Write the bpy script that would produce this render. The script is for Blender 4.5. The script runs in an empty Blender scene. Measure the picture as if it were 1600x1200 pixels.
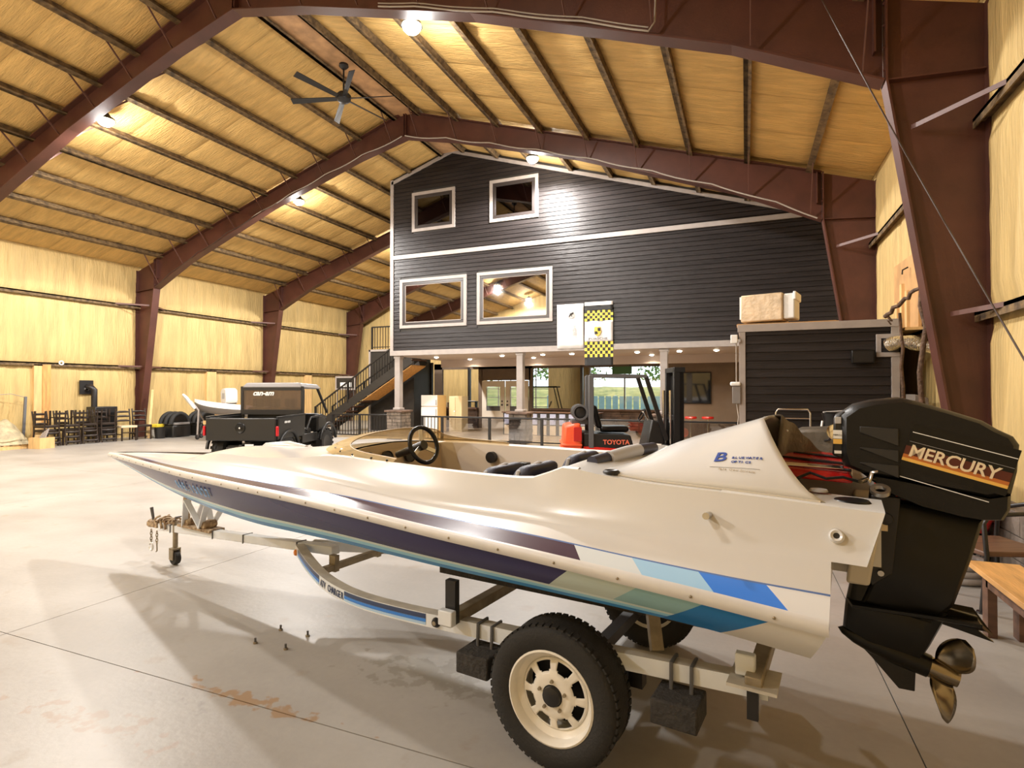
import bpy, bmesh, math, random
from mathutils import Vector, Matrix
random.seed(7)
S = bpy.context.scene
COL = S.collection
PI = math.pi
def rad(d): return math.radians(d)

# ------------------------------------------------------------------ camera
cd = bpy.data.cameras.new('camera'); cam = bpy.data.objects.new('camera', cd); COL.objects.link(cam)
cd.sensor_width = 36.0; cd.lens = 877.0 / 1600.0 * 36.0
cd.clip_start = 0.05; cd.clip_end = 300
cam.location = (0, 0, 1.6)
cam.rotation_euler = (rad(90.653), 0, rad(22.6))
S.camera = cam

# ------------------------------------------------------------------ world, exposure
w = bpy.data.worlds.new('sky'); S.world = w; w.use_nodes = True
wn = w.node_tree.nodes['Background']
wn.inputs[0].default_value = (0.86, 0.93, 1.0, 1); wn.inputs[1].default_value = 3.4
S.view_settings.view_transform = 'Standard'; S.view_settings.look = 'None'
S.view_settings.gamma = 1.0; S.view_settings.use_curve_mapping = False
S.view_settings.exposure = 0.2
LAMP_W = 1380.0          # one high bay lamp
LAMP_COL = (1.0, 0.965, 0.925)
DOWN_W = 75.0            # one recessed downlight

# ------------------------------------------------------------------ materials
MATS = {}
def node_mat(name):
    m = bpy.data.materials.new(name); m.use_nodes = True; MATS[name] = m
    nt = m.node_tree; b = nt.nodes['Principled BSDF']
    return m, nt, b
def mat(name, col, rough=0.5, metal=0.0, var=0.0, vscale=8.0, bump=0.0, bscale=40.0, coat=0.0, emit=None, estr=0.0, spec=None, stretch=None, col2=None, detail=4.0, world=False):
    """Principled material with object-space noise for tone variation and fine relief."""
    m, nt, b = node_mat(name)
    b.inputs['Base Color'].default_value = (*col, 1); b.inputs['Roughness'].default_value = rough
    b.inputs['Metallic'].default_value = metal
    if coat: b.inputs['Coat Weight'].default_value = coat; b.inputs['Coat Roughness'].default_value = 0.08
    if spec is not None: b.inputs['Specular IOR Level'].default_value = spec
    if emit: b.inputs['Emission Color'].default_value = (*emit, 1); b.inputs['Emission Strength'].default_value = estr
    if var or bump:
        tc = nt.nodes.new('ShaderNodeNewGeometry' if world else 'ShaderNodeTexCoord'); src = tc.outputs['Position' if world else 'Object']
        if stretch:
            mp = nt.nodes.new('ShaderNodeMapping'); mp.inputs['Scale'].default_value = stretch
            nt.links.new(src, mp.inputs[0]); src = mp.outputs[0]
    if var:
        n = nt.nodes.new('ShaderNodeTexNoise'); n.inputs['Scale'].default_value = vscale; n.inputs['Detail'].default_value = detail
        nt.links.new(src, n.inputs['Vector'])
        r = nt.nodes.new('ShaderNodeValToRGB')
        c2 = col2 or tuple(min(1, c * (1 + var)) for c in col); c1 = tuple(c * (1 - var) for c in col)
        r.color_ramp.elements[0].position = 0.3; r.color_ramp.elements[1].position = 0.7
        r.color_ramp.elements[0].color = (*c1, 1); r.color_ramp.elements[1].color = (*c2, 1)
        nt.links.new(n.outputs['Fac'], r.inputs[0]); nt.links.new(r.outputs[0], b.inputs['Base Color'])
    if bump:
        n2 = nt.nodes.new('ShaderNodeTexNoise'); n2.inputs['Scale'].default_value = bscale; n2.inputs['Detail'].default_value = 5
        nt.links.new(src, n2.inputs['Vector'])
        bp = nt.nodes.new('ShaderNodeBump'); bp.inputs['Strength'].default_value = min(1, bump); bp.inputs['Distance'].default_value = 0.03
        nt.links.new(n2.outputs['Fac'], bp.inputs['Height']); nt.links.new(bp.outputs[0], b.inputs['Normal'])
    return m

mat('steel', (0.078, 0.026, 0.017), 0.45, var=0.18, vscale=2.5, bump=0.08, bscale=60)
mat('steel_brace', (0.11, 0.046, 0.034), 0.5)
mat('purlin', (0.085, 0.05, 0.024), 0.8, var=0.45, vscale=9, bump=0.5, bscale=25, col2=(0.22, 0.14, 0.06))
mat('foam', (0.65, 0.42, 0.145), 0.62, var=0.16, vscale=1.7, bump=1.0, bscale=5.5, stretch=(0.8, 5.5, 1.5), spec=0.45, world=True)
mat('foam_wall', (0.54, 0.385, 0.158), 0.62, var=0.15, vscale=1.3, bump=1.0, bscale=4.5, stretch=(4.5, 4.5, 0.6), spec=0.4, world=True)
mat('foam_seam', (0.42, 0.27, 0.10), 0.8, var=0.3, vscale=10)
mat('ridge_board', (0.50, 0.29, 0.14), 0.6, var=0.3, vscale=3, bump=0.3, bscale=18)
mat('siding', (0.022, 0.018, 0.0175), 0.40, spec=0.24, var=0.28, vscale=3.0, bump=0.35, bscale=14, stretch=(0.25, 1, 3.0))
mat('trim', (0.34, 0.30, 0.275), 0.5, var=0.08, vscale=6)
mat('soffit', (0.46, 0.38, 0.345), 0.5)
mat('taupe', (0.165, 0.115, 0.08), 0.6, var=0.08, vscale=3)
mat('dark_wall', (0.02, 0.017, 0.014), 0.5, var=0.2, vscale=5)
mat('win_frame', (0.035, 0.028, 0.026), 0.35)
mat('black_metal', (0.012, 0.011, 0.011), 0.4)
mat('black_plastic', (0.011, 0.0105, 0.010), 0.38, bump=0.08, bscale=200)
mat('black_satin', (0.0055, 0.0055, 0.0055), 0.33, spec=0.35)
mat('black_rubber', (0.018, 0.017, 0.016), 0.75, bump=0.2, bscale=90)
mat('gel_white', (0.63, 0.62, 0.595), 0.24, coat=0.4, var=0.02, vscale=2)
mat('gel_white2', (0.58, 0.54, 0.46), 0.3, coat=0.3)
mat('rail_white', (0.60, 0.585, 0.56), 0.35, var=0.05, vscale=9)
mat('cockpit_white', (0.66, 0.58, 0.49), 0.45)
mat('carpet', (0.008, 0.008, 0.011), 0.95)
mat('vinyl_blue', (0.026, 0.027, 0.05), 0.5, bump=0.1, bscale=120)
mat('chrome', (0.75, 0.73, 0.70), 0.16, metal=1.0)
mat('alu', (0.55, 0.54, 0.52), 0.35, metal=1.0, var=0.1, vscale=20)
mat('paint_white', (0.72, 0.72, 0.70), 0.4, var=0.05, vscale=5)
mat('trailer_white', (0.74, 0.78, 0.83), 0.38, var=0.06, vscale=8)
mat('trailer_top', (0.50, 0.47, 0.41), 0.6, var=0.15, vscale=12)
mat('galv', (0.32, 0.27, 0.19), 0.5, metal=0.5, var=0.25, vscale=14)
mat('rust', (0.22, 0.10, 0.04), 0.8, var=0.5, vscale=30, col2=(0.55, 0.42, 0.26))
mat('pad_black', (0.035, 0.032, 0.03), 0.85, bump=0.5, bscale=60, var=0.3, vscale=25)
mat('rim_white', (0.80, 0.77, 0.70), 0.32, var=0.06, vscale=12)
mat('amber', (0.75, 0.24, 0.03), 0.3)
mat('red_lens', (0.55, 0.01, 0.02), 0.25)
mat('red_paint', (0.50, 0.015, 0.012), 0.25, coat=0.5)
mat('orange_paint', (0.78, 0.10, 0.03), 0.4, var=0.1, vscale=6)
mat('wood', (0.42, 0.22, 0.075), 0.5, var=0.3, vscale=4, bump=0.2, bscale=20, stretch=(1, 6, 6))
mat('wood_bench', (0.56, 0.30, 0.10), 0.45, var=0.22, vscale=2.5, bump=0.2, bscale=14, stretch=(9, 1, 4))
mat('wood_pale', (0.68, 0.44, 0.19), 0.6, var=0.18, vscale=3, stretch=(4, 4, 0.6))
mat('lumber', (0.55, 0.29, 0.09), 0.6, var=0.3, vscale=3, stretch=(6, 6, 0.8))
mat('branch', (0.10, 0.055, 0.03), 0.8, var=0.4, vscale=15, bump=0.8, bscale=30)
mat('plywood', (0.50, 0.29, 0.12), 0.6, var=0.2, vscale=3)
mat('stone', (0.17, 0.135, 0.105), 0.8, var=0.45, vscale=3.5, bump=0.5, bscale=20)
mat('stone_dark', (0.085, 0.055, 0.042), 0.75, var=0.55, vscale=2.5, bump=0.5, bscale=16, col2=(0.21, 0.13, 0.09))
mat('mortar', (0.05, 0.043, 0.036), 0.9)
mat('fridge_white', (0.80, 0.79, 0.76), 0.3)
mat('fridge_tan', (0.72, 0.50, 0.22), 0.5)
mat('cabinet', (0.70, 0.58, 0.36), 0.5)
mat('door_white', (0.78, 0.70, 0.60), 0.4)
mat('cream', (0.62, 0.50, 0.34), 0.55)
mat('brown_wood', (0.12, 0.06, 0.035), 0.5, var=0.4, vscale=3, stretch=(1, 5, 5))
mat('chair_wood', (0.022, 0.013, 0.009), 0.35, var=0.3, vscale=10)
mat('tarp', (0.43, 0.36, 0.22), 0.6, var=0.35, vscale=6, bump=0.7, bscale=9)
mat('cover_brown', (0.085, 0.07, 0.052), 0.55, var=0.25, vscale=4, bump=0.7, bscale=7)
mat('cardboard', (0.60, 0.46, 0.30), 0.4, var=0.18, vscale=6, bump=0.5, bscale=12)
mat('foil', (0.72, 0.70, 0.66), 0.22, metal=1.0, bump=1.0, bscale=16)
mat('grey_block', (0.17, 0.14, 0.115), 0.85, var=0.25, vscale=4, bump=0.4, bscale=30)
mat('hull_grey', (0.20, 0.185, 0.175), 0.45)
mat('flag_white', (0.72, 0.69, 0.67), 0.7, bump=0.25, bscale=9)
mat('flag_black', (0.02, 0.02, 0.02), 0.7)
mat('flag_yellow', (0.82, 0.66, 0.08), 0.7)
mat('gold', (0.62, 0.42, 0.05), 0.4)
mat('print_grey', (0.44, 0.43, 0.43), 0.7)
mat('print_dark', (0.05, 0.05, 0.05), 0.7)
mat('print_faint', (0.52, 0.45, 0.35), 0.6)
mat('logo_blue', (0.016, 0.055, 0.30), 0.4)
mat('reg_blue', (0.20, 0.42, 0.80), 0.4)
mat('decal_navy', (0.028, 0.05, 0.13), 0.35)
mat('decal_blue', (0.04, 0.22, 0.72), 0.35)
mat('decal_sky', (0.42, 0.62, 0.86), 0.35)
mat('decal_orange', (0.50, 0.15, 0.03), 0.4)
mat('decal_red', (0.09, 0.016, 0.008), 0.4)
mat('decal_gold', (0.80, 0.48, 0.10), 0.4)
mat('letter_cream', (0.78, 0.66, 0.46), 0.35)
mat('letter_white', (0.8, 0.8, 0.78), 0.4)
mat('letter_red', (0.85, 0.18, 0.10), 0.4)
mat('cowl', (0.008, 0.0075, 0.007), 0.40, spec=0.32, bump=0.06, bscale=150)
mat('cowl_grey', (0.017, 0.0155, 0.014), 0.5)
mat('prop_steel', (0.30, 0.26, 0.20), 0.22, metal=1.0)
mat('lens_warm', (1, 0.9, 0.7), 0.4, emit=(1.0, 0.86, 0.60), estr=28.0)
mat('lens_down', (1, 0.9, 0.75), 0.4, emit=(1.0, 0.88, 0.68), estr=26.0)
mat('screen', (0.01, 0.012, 0.016), 0.05, spec=1.0)
mat('cable_grey', (0.36, 0.32, 0.28), 0.5)
mat('cable_dark', (0.05, 0.028, 0.02), 0.5)
mat('reflection_blue', (0.42, 0.46, 0.66), 0.4)
mat('yellow', (0.78, 0.60, 0.05), 0.5)
mat('green_sign', (0.05, 0.16, 0.06), 0.5)
mat('leaf', (0.10, 0.17, 0.03), 0.7, var=0.5, vscale=4)
mat('bark', (0.10, 0.08, 0.06), 0.9)
mat('grass', (0.20, 0.24, 0.06), 0.9, var=0.4, vscale=1.2, col2=(0.42, 0.36, 0.12))
mat('blue_fence', (0.25, 0.42, 0.62), 0.6)
mat('steel_grey', (0.10, 0.10, 0.105), 0.4)

def concrete():
    m, nt, b = node_mat('concrete')
    N = nt.nodes.new; L = nt.links.new
    g = N('ShaderNodeNewGeometry')
    def noise(sc, det, st=None):
        n = N('ShaderNodeTexNoise'); n.inputs['Scale'].default_value = sc; n.inputs['Detail'].default_value = det
        if st:
            mp = N('ShaderNodeMapping'); mp.inputs['Scale'].default_value = st; L(g.outputs['Position'], mp.inputs[0]); L(mp.outputs[0], n.inputs['Vector'])
        else: L(g.outputs['Position'], n.inputs['Vector'])
        return n
    n1 = noise(0.9, 7, (1, 1.4, 1)); r1 = N('ShaderNodeValToRGB')
    r1.color_ramp.elements[0].position = 0.28; r1.color_ramp.elements[0].color = (0.31, 0.287, 0.26, 1)
    r1.color_ramp.elements[1].position = 0.72; r1.color_ramp.elements[1].color = (0.435, 0.412, 0.38, 1)
    L(n1.outputs['Fac'], r1.inputs[0])
    n2 = noise(4.5, 8); r2 = N('ShaderNodeValToRGB')     # stains
    r2.color_ramp.elements[0].position = 0.62; r2.color_ramp.elements[0].color = (0, 0, 0, 1)
    r2.color_ramp.elements[1].position = 0.74; r2.color_ramp.elements[1].color = (1, 1, 1, 1)
    L(n2.outputs['Fac'], r2.inputs[0])
    mx = N('ShaderNodeMixRGB'); mx.inputs[2].default_value = (0.30, 0.235, 0.165, 1)
    ml = N('ShaderNodeMath'); ml.operation = 'MULTIPLY'; ml.inputs[1].default_value = 0.5
    L(r2.outputs[0], ml.inputs[0]); L(ml.outputs[0], mx.inputs[0]); L(r1.outputs[0], mx.inputs[1])
    n3 = noise(26, 4); mx2 = N('ShaderNodeMixRGB'); mx2.blend_type = 'MULTIPLY'; mx2.inputs[0].default_value = 0.22
    L(mx.outputs[0], mx2.inputs[1]); L(n3.outputs['Color'], mx2.inputs[2])
    n3b = N('ShaderNodeValToRGB'); n3b.color_ramp.elements[0].color = (0.45, 0.45, 0.45, 1); L(n3.outputs['Fac'], n3b.inputs[0]); L(n3b.outputs[0], mx2.inputs[2])
    # rust streak and damp patches left on the slab
    cur = mx2.outputs[0]
    for (cx, cy, rx, ry, col, thr, k) in ((-2.42, 2.17, .55, .06, (0.30, 0.17, 0.07, 1), .50, .75), (-2.55, 2.03, .16, .05, (0.24, 0.22, 0.20, 1), .52, .6), (-2.9, 1.75, .7, .12, (0.33, 0.23, 0.15, 1), .56, .5), (-1.6, 2.75, .45, .18, (0.20, 0.18, 0.13, 1), .47, .5)):
        mp = N('ShaderNodeMapping'); mp.vector_type = 'POINT'; mp.inputs['Location'].default_value = (-cx / rx, -cy / ry, 0); mp.inputs['Scale'].default_value = (1 / rx, 1 / ry, 0)
        L(g.outputs['Position'], mp.inputs[0]); ln = N('ShaderNodeVectorMath'); ln.operation = 'LENGTH'; L(mp.outputs[0], ln.inputs[0])
        nn = noise(11, 3); ad = N('ShaderNodeMath'); ad.operation = 'SUBTRACT'; L(nn.outputs['Fac'], ad.inputs[0])
        m5 = N('ShaderNodeMath'); m5.operation = 'MULTIPLY'; m5.inputs[1].default_value = .22; L(ln.outputs['Value'], m5.inputs[0]); L(m5.outputs[0], ad.inputs[1])
        mr = N('ShaderNodeMapRange'); mr.inputs['From Min'].default_value = thr - .16; mr.inputs['From Max'].default_value = thr - .08; mr.inputs['To Max'].default_value = k
        L(ad.outputs[0], mr.inputs['Value']); mm = N('ShaderNodeMixRGB'); mm.inputs[2].default_value = col; L(mr.outputs[0], mm.inputs[0]); L(cur, mm.inputs[1]); cur = mm.outputs[0]
    L(cur, b.inputs['Base Color'])
    b.inputs['Roughness'].default_value = 0.42
    bp = N('ShaderNodeBump'); bp.inputs['Strength'].default_value = 0.12; bp.inputs['Distance'].default_value = 0.01
    L(n3.outputs['Fac'], bp.inputs['Height']); L(bp.outputs[0], b.inputs['Normal'])
concrete()
mat('lounge_floor', (0.42, 0.32, 0.2), 0.3, var=0.15, vscale=2)

def glass(name, tint, refl, rough=0.02, body=None, bodyf=0.0):
    m = bpy.data.materials.new(name); m.use_nodes = True; MATS[name] = m
    nt = m.node_tree; nt.nodes.remove(nt.nodes['Principled BSDF'])
    o = nt.nodes['Material Output']
    t = nt.nodes.new('ShaderNodeBsdfTransparent'); t.inputs[0].default_value = (*tint, 1)
    g = nt.nodes.new('ShaderNodeBsdfGlossy'); g.inputs['Roughness'].default_value = rough
    base = t.outputs[0]
    if body:
        d = nt.nodes.new('ShaderNodeBsdfDiffuse'); d.inputs[0].default_value = (*body, 1)
        mb = nt.nodes.new('ShaderNodeMixShader'); mb.inputs[0].default_value = bodyf
        nt.links.new(base, mb.inputs[1]); nt.links.new(d.outputs[0], mb.inputs[2]); base = mb.outputs[0]
    mx = nt.nodes.new('ShaderNodeMixShader'); mx.inputs[0].default_value = refl
    nt.links.new(base, mx.inputs[1]); nt.links.new(g.outputs[0], mx.inputs[2]); nt.links.new(mx.outputs[0], o.inputs[0])
glass('glass_coated', (0.25, 0.2, 0.17), 0.72)
glass('glass_dim', (0.2, 0.17, 0.15), 0.15)
glass('glass_rail', (0.80, 0.79, 0.80), 0.16)
glass('glass_clear', (0.92, 0.95, 0.95), 0.07)
glass('glass_tinted', (0.45, 0.36, 0.34), 0.12, body=(0.10, 0.07, 0.07), bodyf=0.45)
glass('windshield', (0.80, 0.64, 0.38), 0.06, body=(0.66, 0.52, 0.30), bodyf=0.55)

def band_mat(name, lower):
    """Painted side graphics: UV.x = distance along the hull (m), UV.y = 0 at the lower edge of the band, 1 at the upper."""
    m, nt, b = node_mat(name)
    N = nt.nodes.new; L = nt.links.new
    uv = N('ShaderNodeUVMap'); uv.uv_map = 'uv'
    sp = N('ShaderNodeSeparateXYZ'); L(uv.outputs[0], sp.inputs[0])
    def m2(op, a, bb):
        n = N('ShaderNodeMath'); n.operation = op
        for i, q in enumerate((a, bb)):
            if isinstance(q, (int, float)): n.inputs[i].default_value = q
            else: L(q, n.inputs[i])
        return n.outputs[0]
    x, v = sp.outputs[0], sp.outputs[1]
    def mix(fac, c1, c2):
        n = N('ShaderNodeMixRGB'); L(fac, n.inputs[0])
        for i, q in ((1, c1), (2, c2)):
            if isinstance(q, tuple): n.inputs[i].default_value = (*q, 1)
            else: L(q, n.inputs[i])
        return n.outputs[0]
    if lower:
        xe = m2('SUBTRACT', x, m2('MULTIPLY', m2('SUBTRACT', 1.0, v), 0.19))
        edges = [(-4.46, (0.026, 0.022, 0.09), None), (-4.72, (0.47, 0.56, 0.52), None), (-4.94, (0.25, 0.44, 0.47), None), (-5.14, (0.015, 0.17, 0.47), None)]
    else:
        xe = m2('SUBTRACT', x, m2('MULTIPLY', v, 0.10))
        edges = [(-4.50, (0.058, 0.030, 0.055), None), (-4.73, (0.60, 0.64, 0.65), None), (-4.965, (0.33, 0.54, 0.73), None), (-5.18, (0.05, 0.20, 0.68), None)]
    c = (0.63, 0.62, 0.595)
    for e, col, _ in reversed(edges):
        c = mix(m2('GREATER_THAN', xe, e), c, col)
    if lower:
        fwd = m2('GREATER_THAN', xe, -4.72)
        stripe = mix(m2('GREATER_THAN', v, 0.13), (0.06, 0.27, 0.60), (0.32, 0.66, 0.86))
        stripe = mix(m2('GREATER_THAN', v, 0.235), stripe, (0.62, 0.74, 0.72))
        keep = m2('GREATER_THAN', v, 0.31)
        c2 = mix(keep, stripe, c)
        c = mix(m2('MAXIMUM', m2('LESS_THAN', xe, -4.94), 0.0), c2, c)
    else:
        c = mix(m2('GREATER_THAN', v, 0.93), c, (0.10, 0.17, 0.38))
    L(c, b.inputs['Base Color']) if not isinstance(c, tuple) else None
    b.inputs['Roughness'].default_value = 0.22; b.inputs['Specular IOR Level'].default_value = 0.3
band_mat('band_low', True); band_mat('band_high', False)

# ------------------------------------------------------------------ mesh helpers
ORD = ('first', 'second', 'third', 'fourth', 'fifth', 'sixth', 'seventh', 'eighth', 'ninth', 'tenth')
class MB:
    def __init__(s): s.v = []; s.f = []; s.m = []; s.uv = {}
    def add(s, vs, fs, mi=0):
        o = len(s.v); s.v += [tuple(p) for p in vs]
        for f in fs: s.f.append(tuple(o + i for i in f)); s.m.append(mi)
        return s
    def box(s, x0, x1, y0, y1, z0, z1, mi=0):
        return s.add([(x0, y0, z0), (x1, y0, z0), (x1, y1, z0), (x0, y1, z0), (x0, y0, z1), (x1, y0, z1), (x1, y1, z1), (x0, y1, z1)],
                     [(0, 3, 2, 1), (4, 5, 6, 7), (0, 1, 5, 4), (1, 2, 6, 5), (2, 3, 7, 6), (3, 0, 4, 7)], mi)
    def hexa(s, pts, mi=0):
        return s.add(pts, [(0, 3, 2, 1), (4, 5, 6, 7), (0, 1, 5, 4), (1, 2, 6, 5), (2, 3, 7, 6), (3, 0, 4, 7)], mi)
    def beam(s, p, q, w, h, up=(0, 0, 1), mi=0):
        p, q = Vector(p), Vector(q); d = (q - p).normalized(); u = Vector(up)
        if abs(d.dot(u)) > 0.98: u = Vector((1, 0, 0))
        sd = d.cross(u).normalized(); u = sd.cross(d).normalized()
        a = sd * w / 2; b = u * h / 2
        return s.hexa([p - a - b, p + a - b, q + a - b, q - a - b, p - a + b, p + a + b, q + a + b, q - a + b], mi)
    def cyl(s, p, q, r, r2=None, n=16, mi=0, cap=True):
        return s.tube([p, q], [r, r if r2 is None else r2], n, mi=mi, cap=cap)
    def tube(s, pts, r, n=8, closed=False, mi=0, cap=True):
        pts = [Vector(p) for p in pts]; k = len(pts)
        rs = r if isinstance(r, (list, tuple)) else [r] * k
        ref = None; rings = []
        for i, p in enumerate(pts):
            if closed: d = pts[(i + 1) % k] - pts[i - 1]
            else: d = pts[min(i + 1, k - 1)] - pts[max(i - 1, 0)]
            d.normalize()
            if ref is None:
                ref = Vector((0, 0, 1)) if abs(d.z) < 0.9 else Vector((1, 0, 0))
            a = d.cross(ref).normalized(); b = a.cross(d).normalized(); ref = b
            rings.append([p + (a * math.cos(t) + b * math.sin(t)) * rs[i] for t in [2 * PI * j / n for j in range(n)]])
        vs = [q for rg in rings for q in rg]; fs = []
        kk = k if closed else k - 1
        for i in range(kk):
            for j in range(n):
                a0 = i * n + j; a1 = i * n + (j + 1) % n; b0 = ((i + 1) % k) * n + j; b1 = ((i + 1) % k) * n + (j + 1) % n
                fs.append((a0, a1, b1, b0))
        if cap and not closed:
            fs.append(tuple(reversed(range(n)))); fs.append(tuple((k - 1) * n + j for j in range(n)))
        return s.add(vs, fs, mi)
    def grid(s, rows, mi=0, closed=False, uvf=None):
        n = len(rows[0]); o = len(s.v); s.v += [tuple(p) for r in rows for p in r]
        if uvf:
            for i in range(len(rows)):
                for j in range(n): s.uv[o + i * n + j] = uvf(i, j)
        for i in range(len(rows) - 1):
            for j in range(n if closed else n - 1):
                j2 = (j + 1) % n
                s.f.append((o + i * n + j, o + i * n + j2, o + (i + 1) * n + j2, o + (i + 1) * n + j)); s.m.append(mi)
        return s
    def prism(s, poly, d0, d1, axis='y', mi=0, fn=None):
        """poly in 2D; extruded along axis from d0 to d1. axis y: (x,z); axis x: (y,z); axis z: (x,y)."""
        def P(a, b, d): return {'y': (a, d, b), 'x': (d, a, b), 'z': (a, b, d)}[axis]
        n = len(poly)
        vs = [P(a, b, d0) for a, b in poly] + [P(a, b, d1) for a, b in poly]
        fs = [tuple(range(n)), tuple(reversed(range(n, 2 * n)))] + [(i, i + n, (i + 1) % n + n, (i + 1) % n) for i in range(n)]
        return s.add(vs, fs, mi)
    def lathe(s, prof, c, axis, n=24, mi=0, closed=False):
        """prof = [(r, t)], revolved about axis through c."""
        c = Vector(c); ax = Vector(axis).normalized(); ref = Vector((0, 0, 1)) if abs(ax.z) < 0.9 else Vector((1, 0, 0))
        a = ax.cross(ref).normalized(); b = ax.cross(a)
        rows = [[c + ax * t + (a * math.cos(2 * PI * j / n) + b * math.sin(2 * PI * j / n)) * r for j in range(n)] for r, t in prof]
        if closed: rows.append(rows[0])
        return s.grid(rows, mi, closed=True)
    def ball(s, c, r, n=12, sc=(1, 1, 1), mi=0):
        c = Vector(c); rows = []
        for i in range(n // 2 + 1):
            t = PI * i / (n // 2)
            rows.append([c + Vector((math.sin(t) * math.cos(2 * PI * j / n) * sc[0], math.sin(t) * math.sin(2 * PI * j / n) * sc[1], math.cos(t) * sc[2])) * r for j in range(n)])
        return s.grid(rows, mi, closed=True)
    def xf(s, M):
        s.v = [tuple(M @ Vector(p)) for p in s.v]; return s
    def mesh(s, name, mats, smooth=None):
        me = bpy.data.meshes.new(name); me.from_pydata(s.v, [], s.f)
        for mm in ([mats] if isinstance(mats, str) else mats): me.materials.append(MATS[mm])
        me.polygons.foreach_set('material_index', s.m)
        if s.uv:
            ul = me.uv_layers.new(name='uv')
            for lp in me.loops: ul.data[lp.index].uv = s.uv.get(lp.vertex_index, (0, 0))
        bm = bmesh.new(); bm.from_mesh(me)
        if not s.uv: bmesh.ops.remove_doubles(bm, verts=bm.verts, dist=1e-5)
        bmesh.ops.recalc_face_normals(bm, faces=bm.faces)
        bm.to_mesh(me); bm.free()
        if smooth:
            me.shade_smooth(); me.set_sharp_from_angle(angle=rad(smooth))
        me.update()
        return me
    def build(s, name, mats, parent=None, smooth=None, bevel=0.0, seg=2, solid=0.0, sub=0):
        ob = bpy.data.objects.new(name, s.mesh(name, mats, smooth or (40 if bevel else None))); COL.objects.link(ob)
        if parent: ob.parent = parent
        if solid: md = ob.modifiers.new('s', 'SOLIDIFY'); md.thickness = solid; md.offset = 0
        if sub: md = ob.modifiers.new('u', 'SUBSURF'); md.levels = sub; md.render_levels = sub
        if bevel: md = ob.modifiers.new('b', 'BEVEL'); md.width = bevel; md.segments = seg; md.limit_method = 'ANGLE'; md.angle_limit = rad(35)
        return ob
def tag(o, label, cat, group=None, kind=None):
    o['label'] = label; o['category'] = cat
    if group: o['group'] = group
    if kind: o['kind'] = kind
    return o
def thing(name, label, cat, loc=(0, 0, 0), rz=0.0, group=None, kind=None):
    o = bpy.data.objects.new(name, None); COL.objects.link(o); o.empty_display_size = 0.1
    o.location = loc; o.rotation_euler = (0, 0, rz)
    return tag(o, label, cat, group, kind)
def structure(o, label):
    o['kind'] = 'structure'; o['label'] = label; return o
def inst(name, me, parent, loc=(0, 0, 0), rot=None):
    o = bpy.data.objects.new(name, me); COL.objects.link(o); o.parent = parent; o.location = loc
    if rot: o.rotation_euler = rot
    return o
def copy_tree(o, parent=None):
    c = o.copy(); COL.objects.link(c); c.parent = parent
    for ch in list(o.children): copy_tree(ch, c)
    return c
def text(name, body, size, m, parent, origin, ux, uy, extrude=0.0015, shear=0.0, bold=0.0, align='LEFT', sx=1.0, space=1.0, label=None):
    cu = bpy.data.curves.new(name, 'FONT'); cu.body = body; cu.size = size; cu.extrude = extrude; cu.shear = shear; cu.offset = bold
    cu.align_x = align; cu.space_character = space; cu.resolution_u = 3; cu.materials.append(MATS[m])
    o = bpy.data.objects.new(name, cu); COL.objects.link(o)
    X = Vector(ux).normalized(); Yv = Vector(uy); Yv = (Yv - X * Yv.dot(X)).normalized(); Z = X.cross(Yv)
    M = Matrix((( X.x * sx, Yv.x, Z.x, origin[0]), (X.y * sx, Yv.y, Z.y, origin[1]), (X.z * sx, Yv.z, Z.z, origin[2]), (0, 0, 0, 1)))
    dg = bpy.context.evaluated_depsgraph_get()
    me = bpy.data.meshes.new_from_object(o.evaluated_get(dg)); bpy.data.objects.remove(o)
    o = bpy.data.objects.new(name, me); COL.objects.link(o)
    if parent: o.parent = parent
    o.matrix_local = M
    if label: o['label'] = label
    return o
def crv(xs, ys):
    """smooth interpolation through (xs ascending, ys)"""
    n = len(xs)
    def f(x):
        if x <= xs[0]: return ys[0]
        if x >= xs[-1]: return ys[-1]
        i = max(j for j in range(n - 1) if xs[j] <= x)
        h = xs[i + 1] - xs[i]; t = (x - xs[i]) / h
        def sl(k):
            if k == 0: return (ys[1] - ys[0]) / (xs[1] - xs[0])
            if k == n - 1: return (ys[-1] - ys[-2]) / (xs[-1] - xs[-2])
            return (ys[k + 1] - ys[k - 1]) / (xs[k + 1] - xs[k - 1])
        m0, m1 = sl(i) * h, sl(i + 1) * h
        return (2*t**3 - 3*t*t + 1) * ys[i] + (t**3 - 2*t*t + t) * m0 + (-2*t**3 + 3*t*t) * ys[i + 1] + (t**3 - t*t) * m1
    return f
def arc(n, a0, a1): return [a0 + (a1 - a0) * i / (n - 1) for i in range(n)]
# ================================================================== THE BUILDING
XL, XR, XC = -19.48, 2.40, -8.54
YF, YE = -4.5, 24.6
SL = 0.3155; SA = math.atan(SL)
def zf(X): return 9.34 - SL * abs(X - XC)
FRAMES = [1.94, 7.47, 13.0, 18.55, 24.1]

# ---- floor: poured slabs with saw-cut joints
fl = bpy.data.objects.new('floor', None); COL.objects.link(fl); structure(fl, 'smooth pale grey concrete shop floor with saw cut joints'); fl['category'] = 'floor'
MB().box(XL - .3, XR + .3, YF - .3, YE + .3, -0.2, -0.012).build('sub_slab', 'mortar', fl)
gx = [XL - .3] + [-4.5 + 5.2 * k for k in range(-2, 2)] + [XR + .3]
gy = [YF - .3] + [2.15 + 4.9 * k for k in range(-1, 5)] + [YE + .3]
for i in range(len(gx) - 1):
    for j in range(len(gy) - 1):
        if gx[i] >= gx[i + 1]: continue
        MB().box(gx[i] + .003, gx[i + 1] - .003, gy[j] + .003, gy[j + 1] - .003, -0.1, 0.0).build('concrete_slab', 'concrete', fl)

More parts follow.
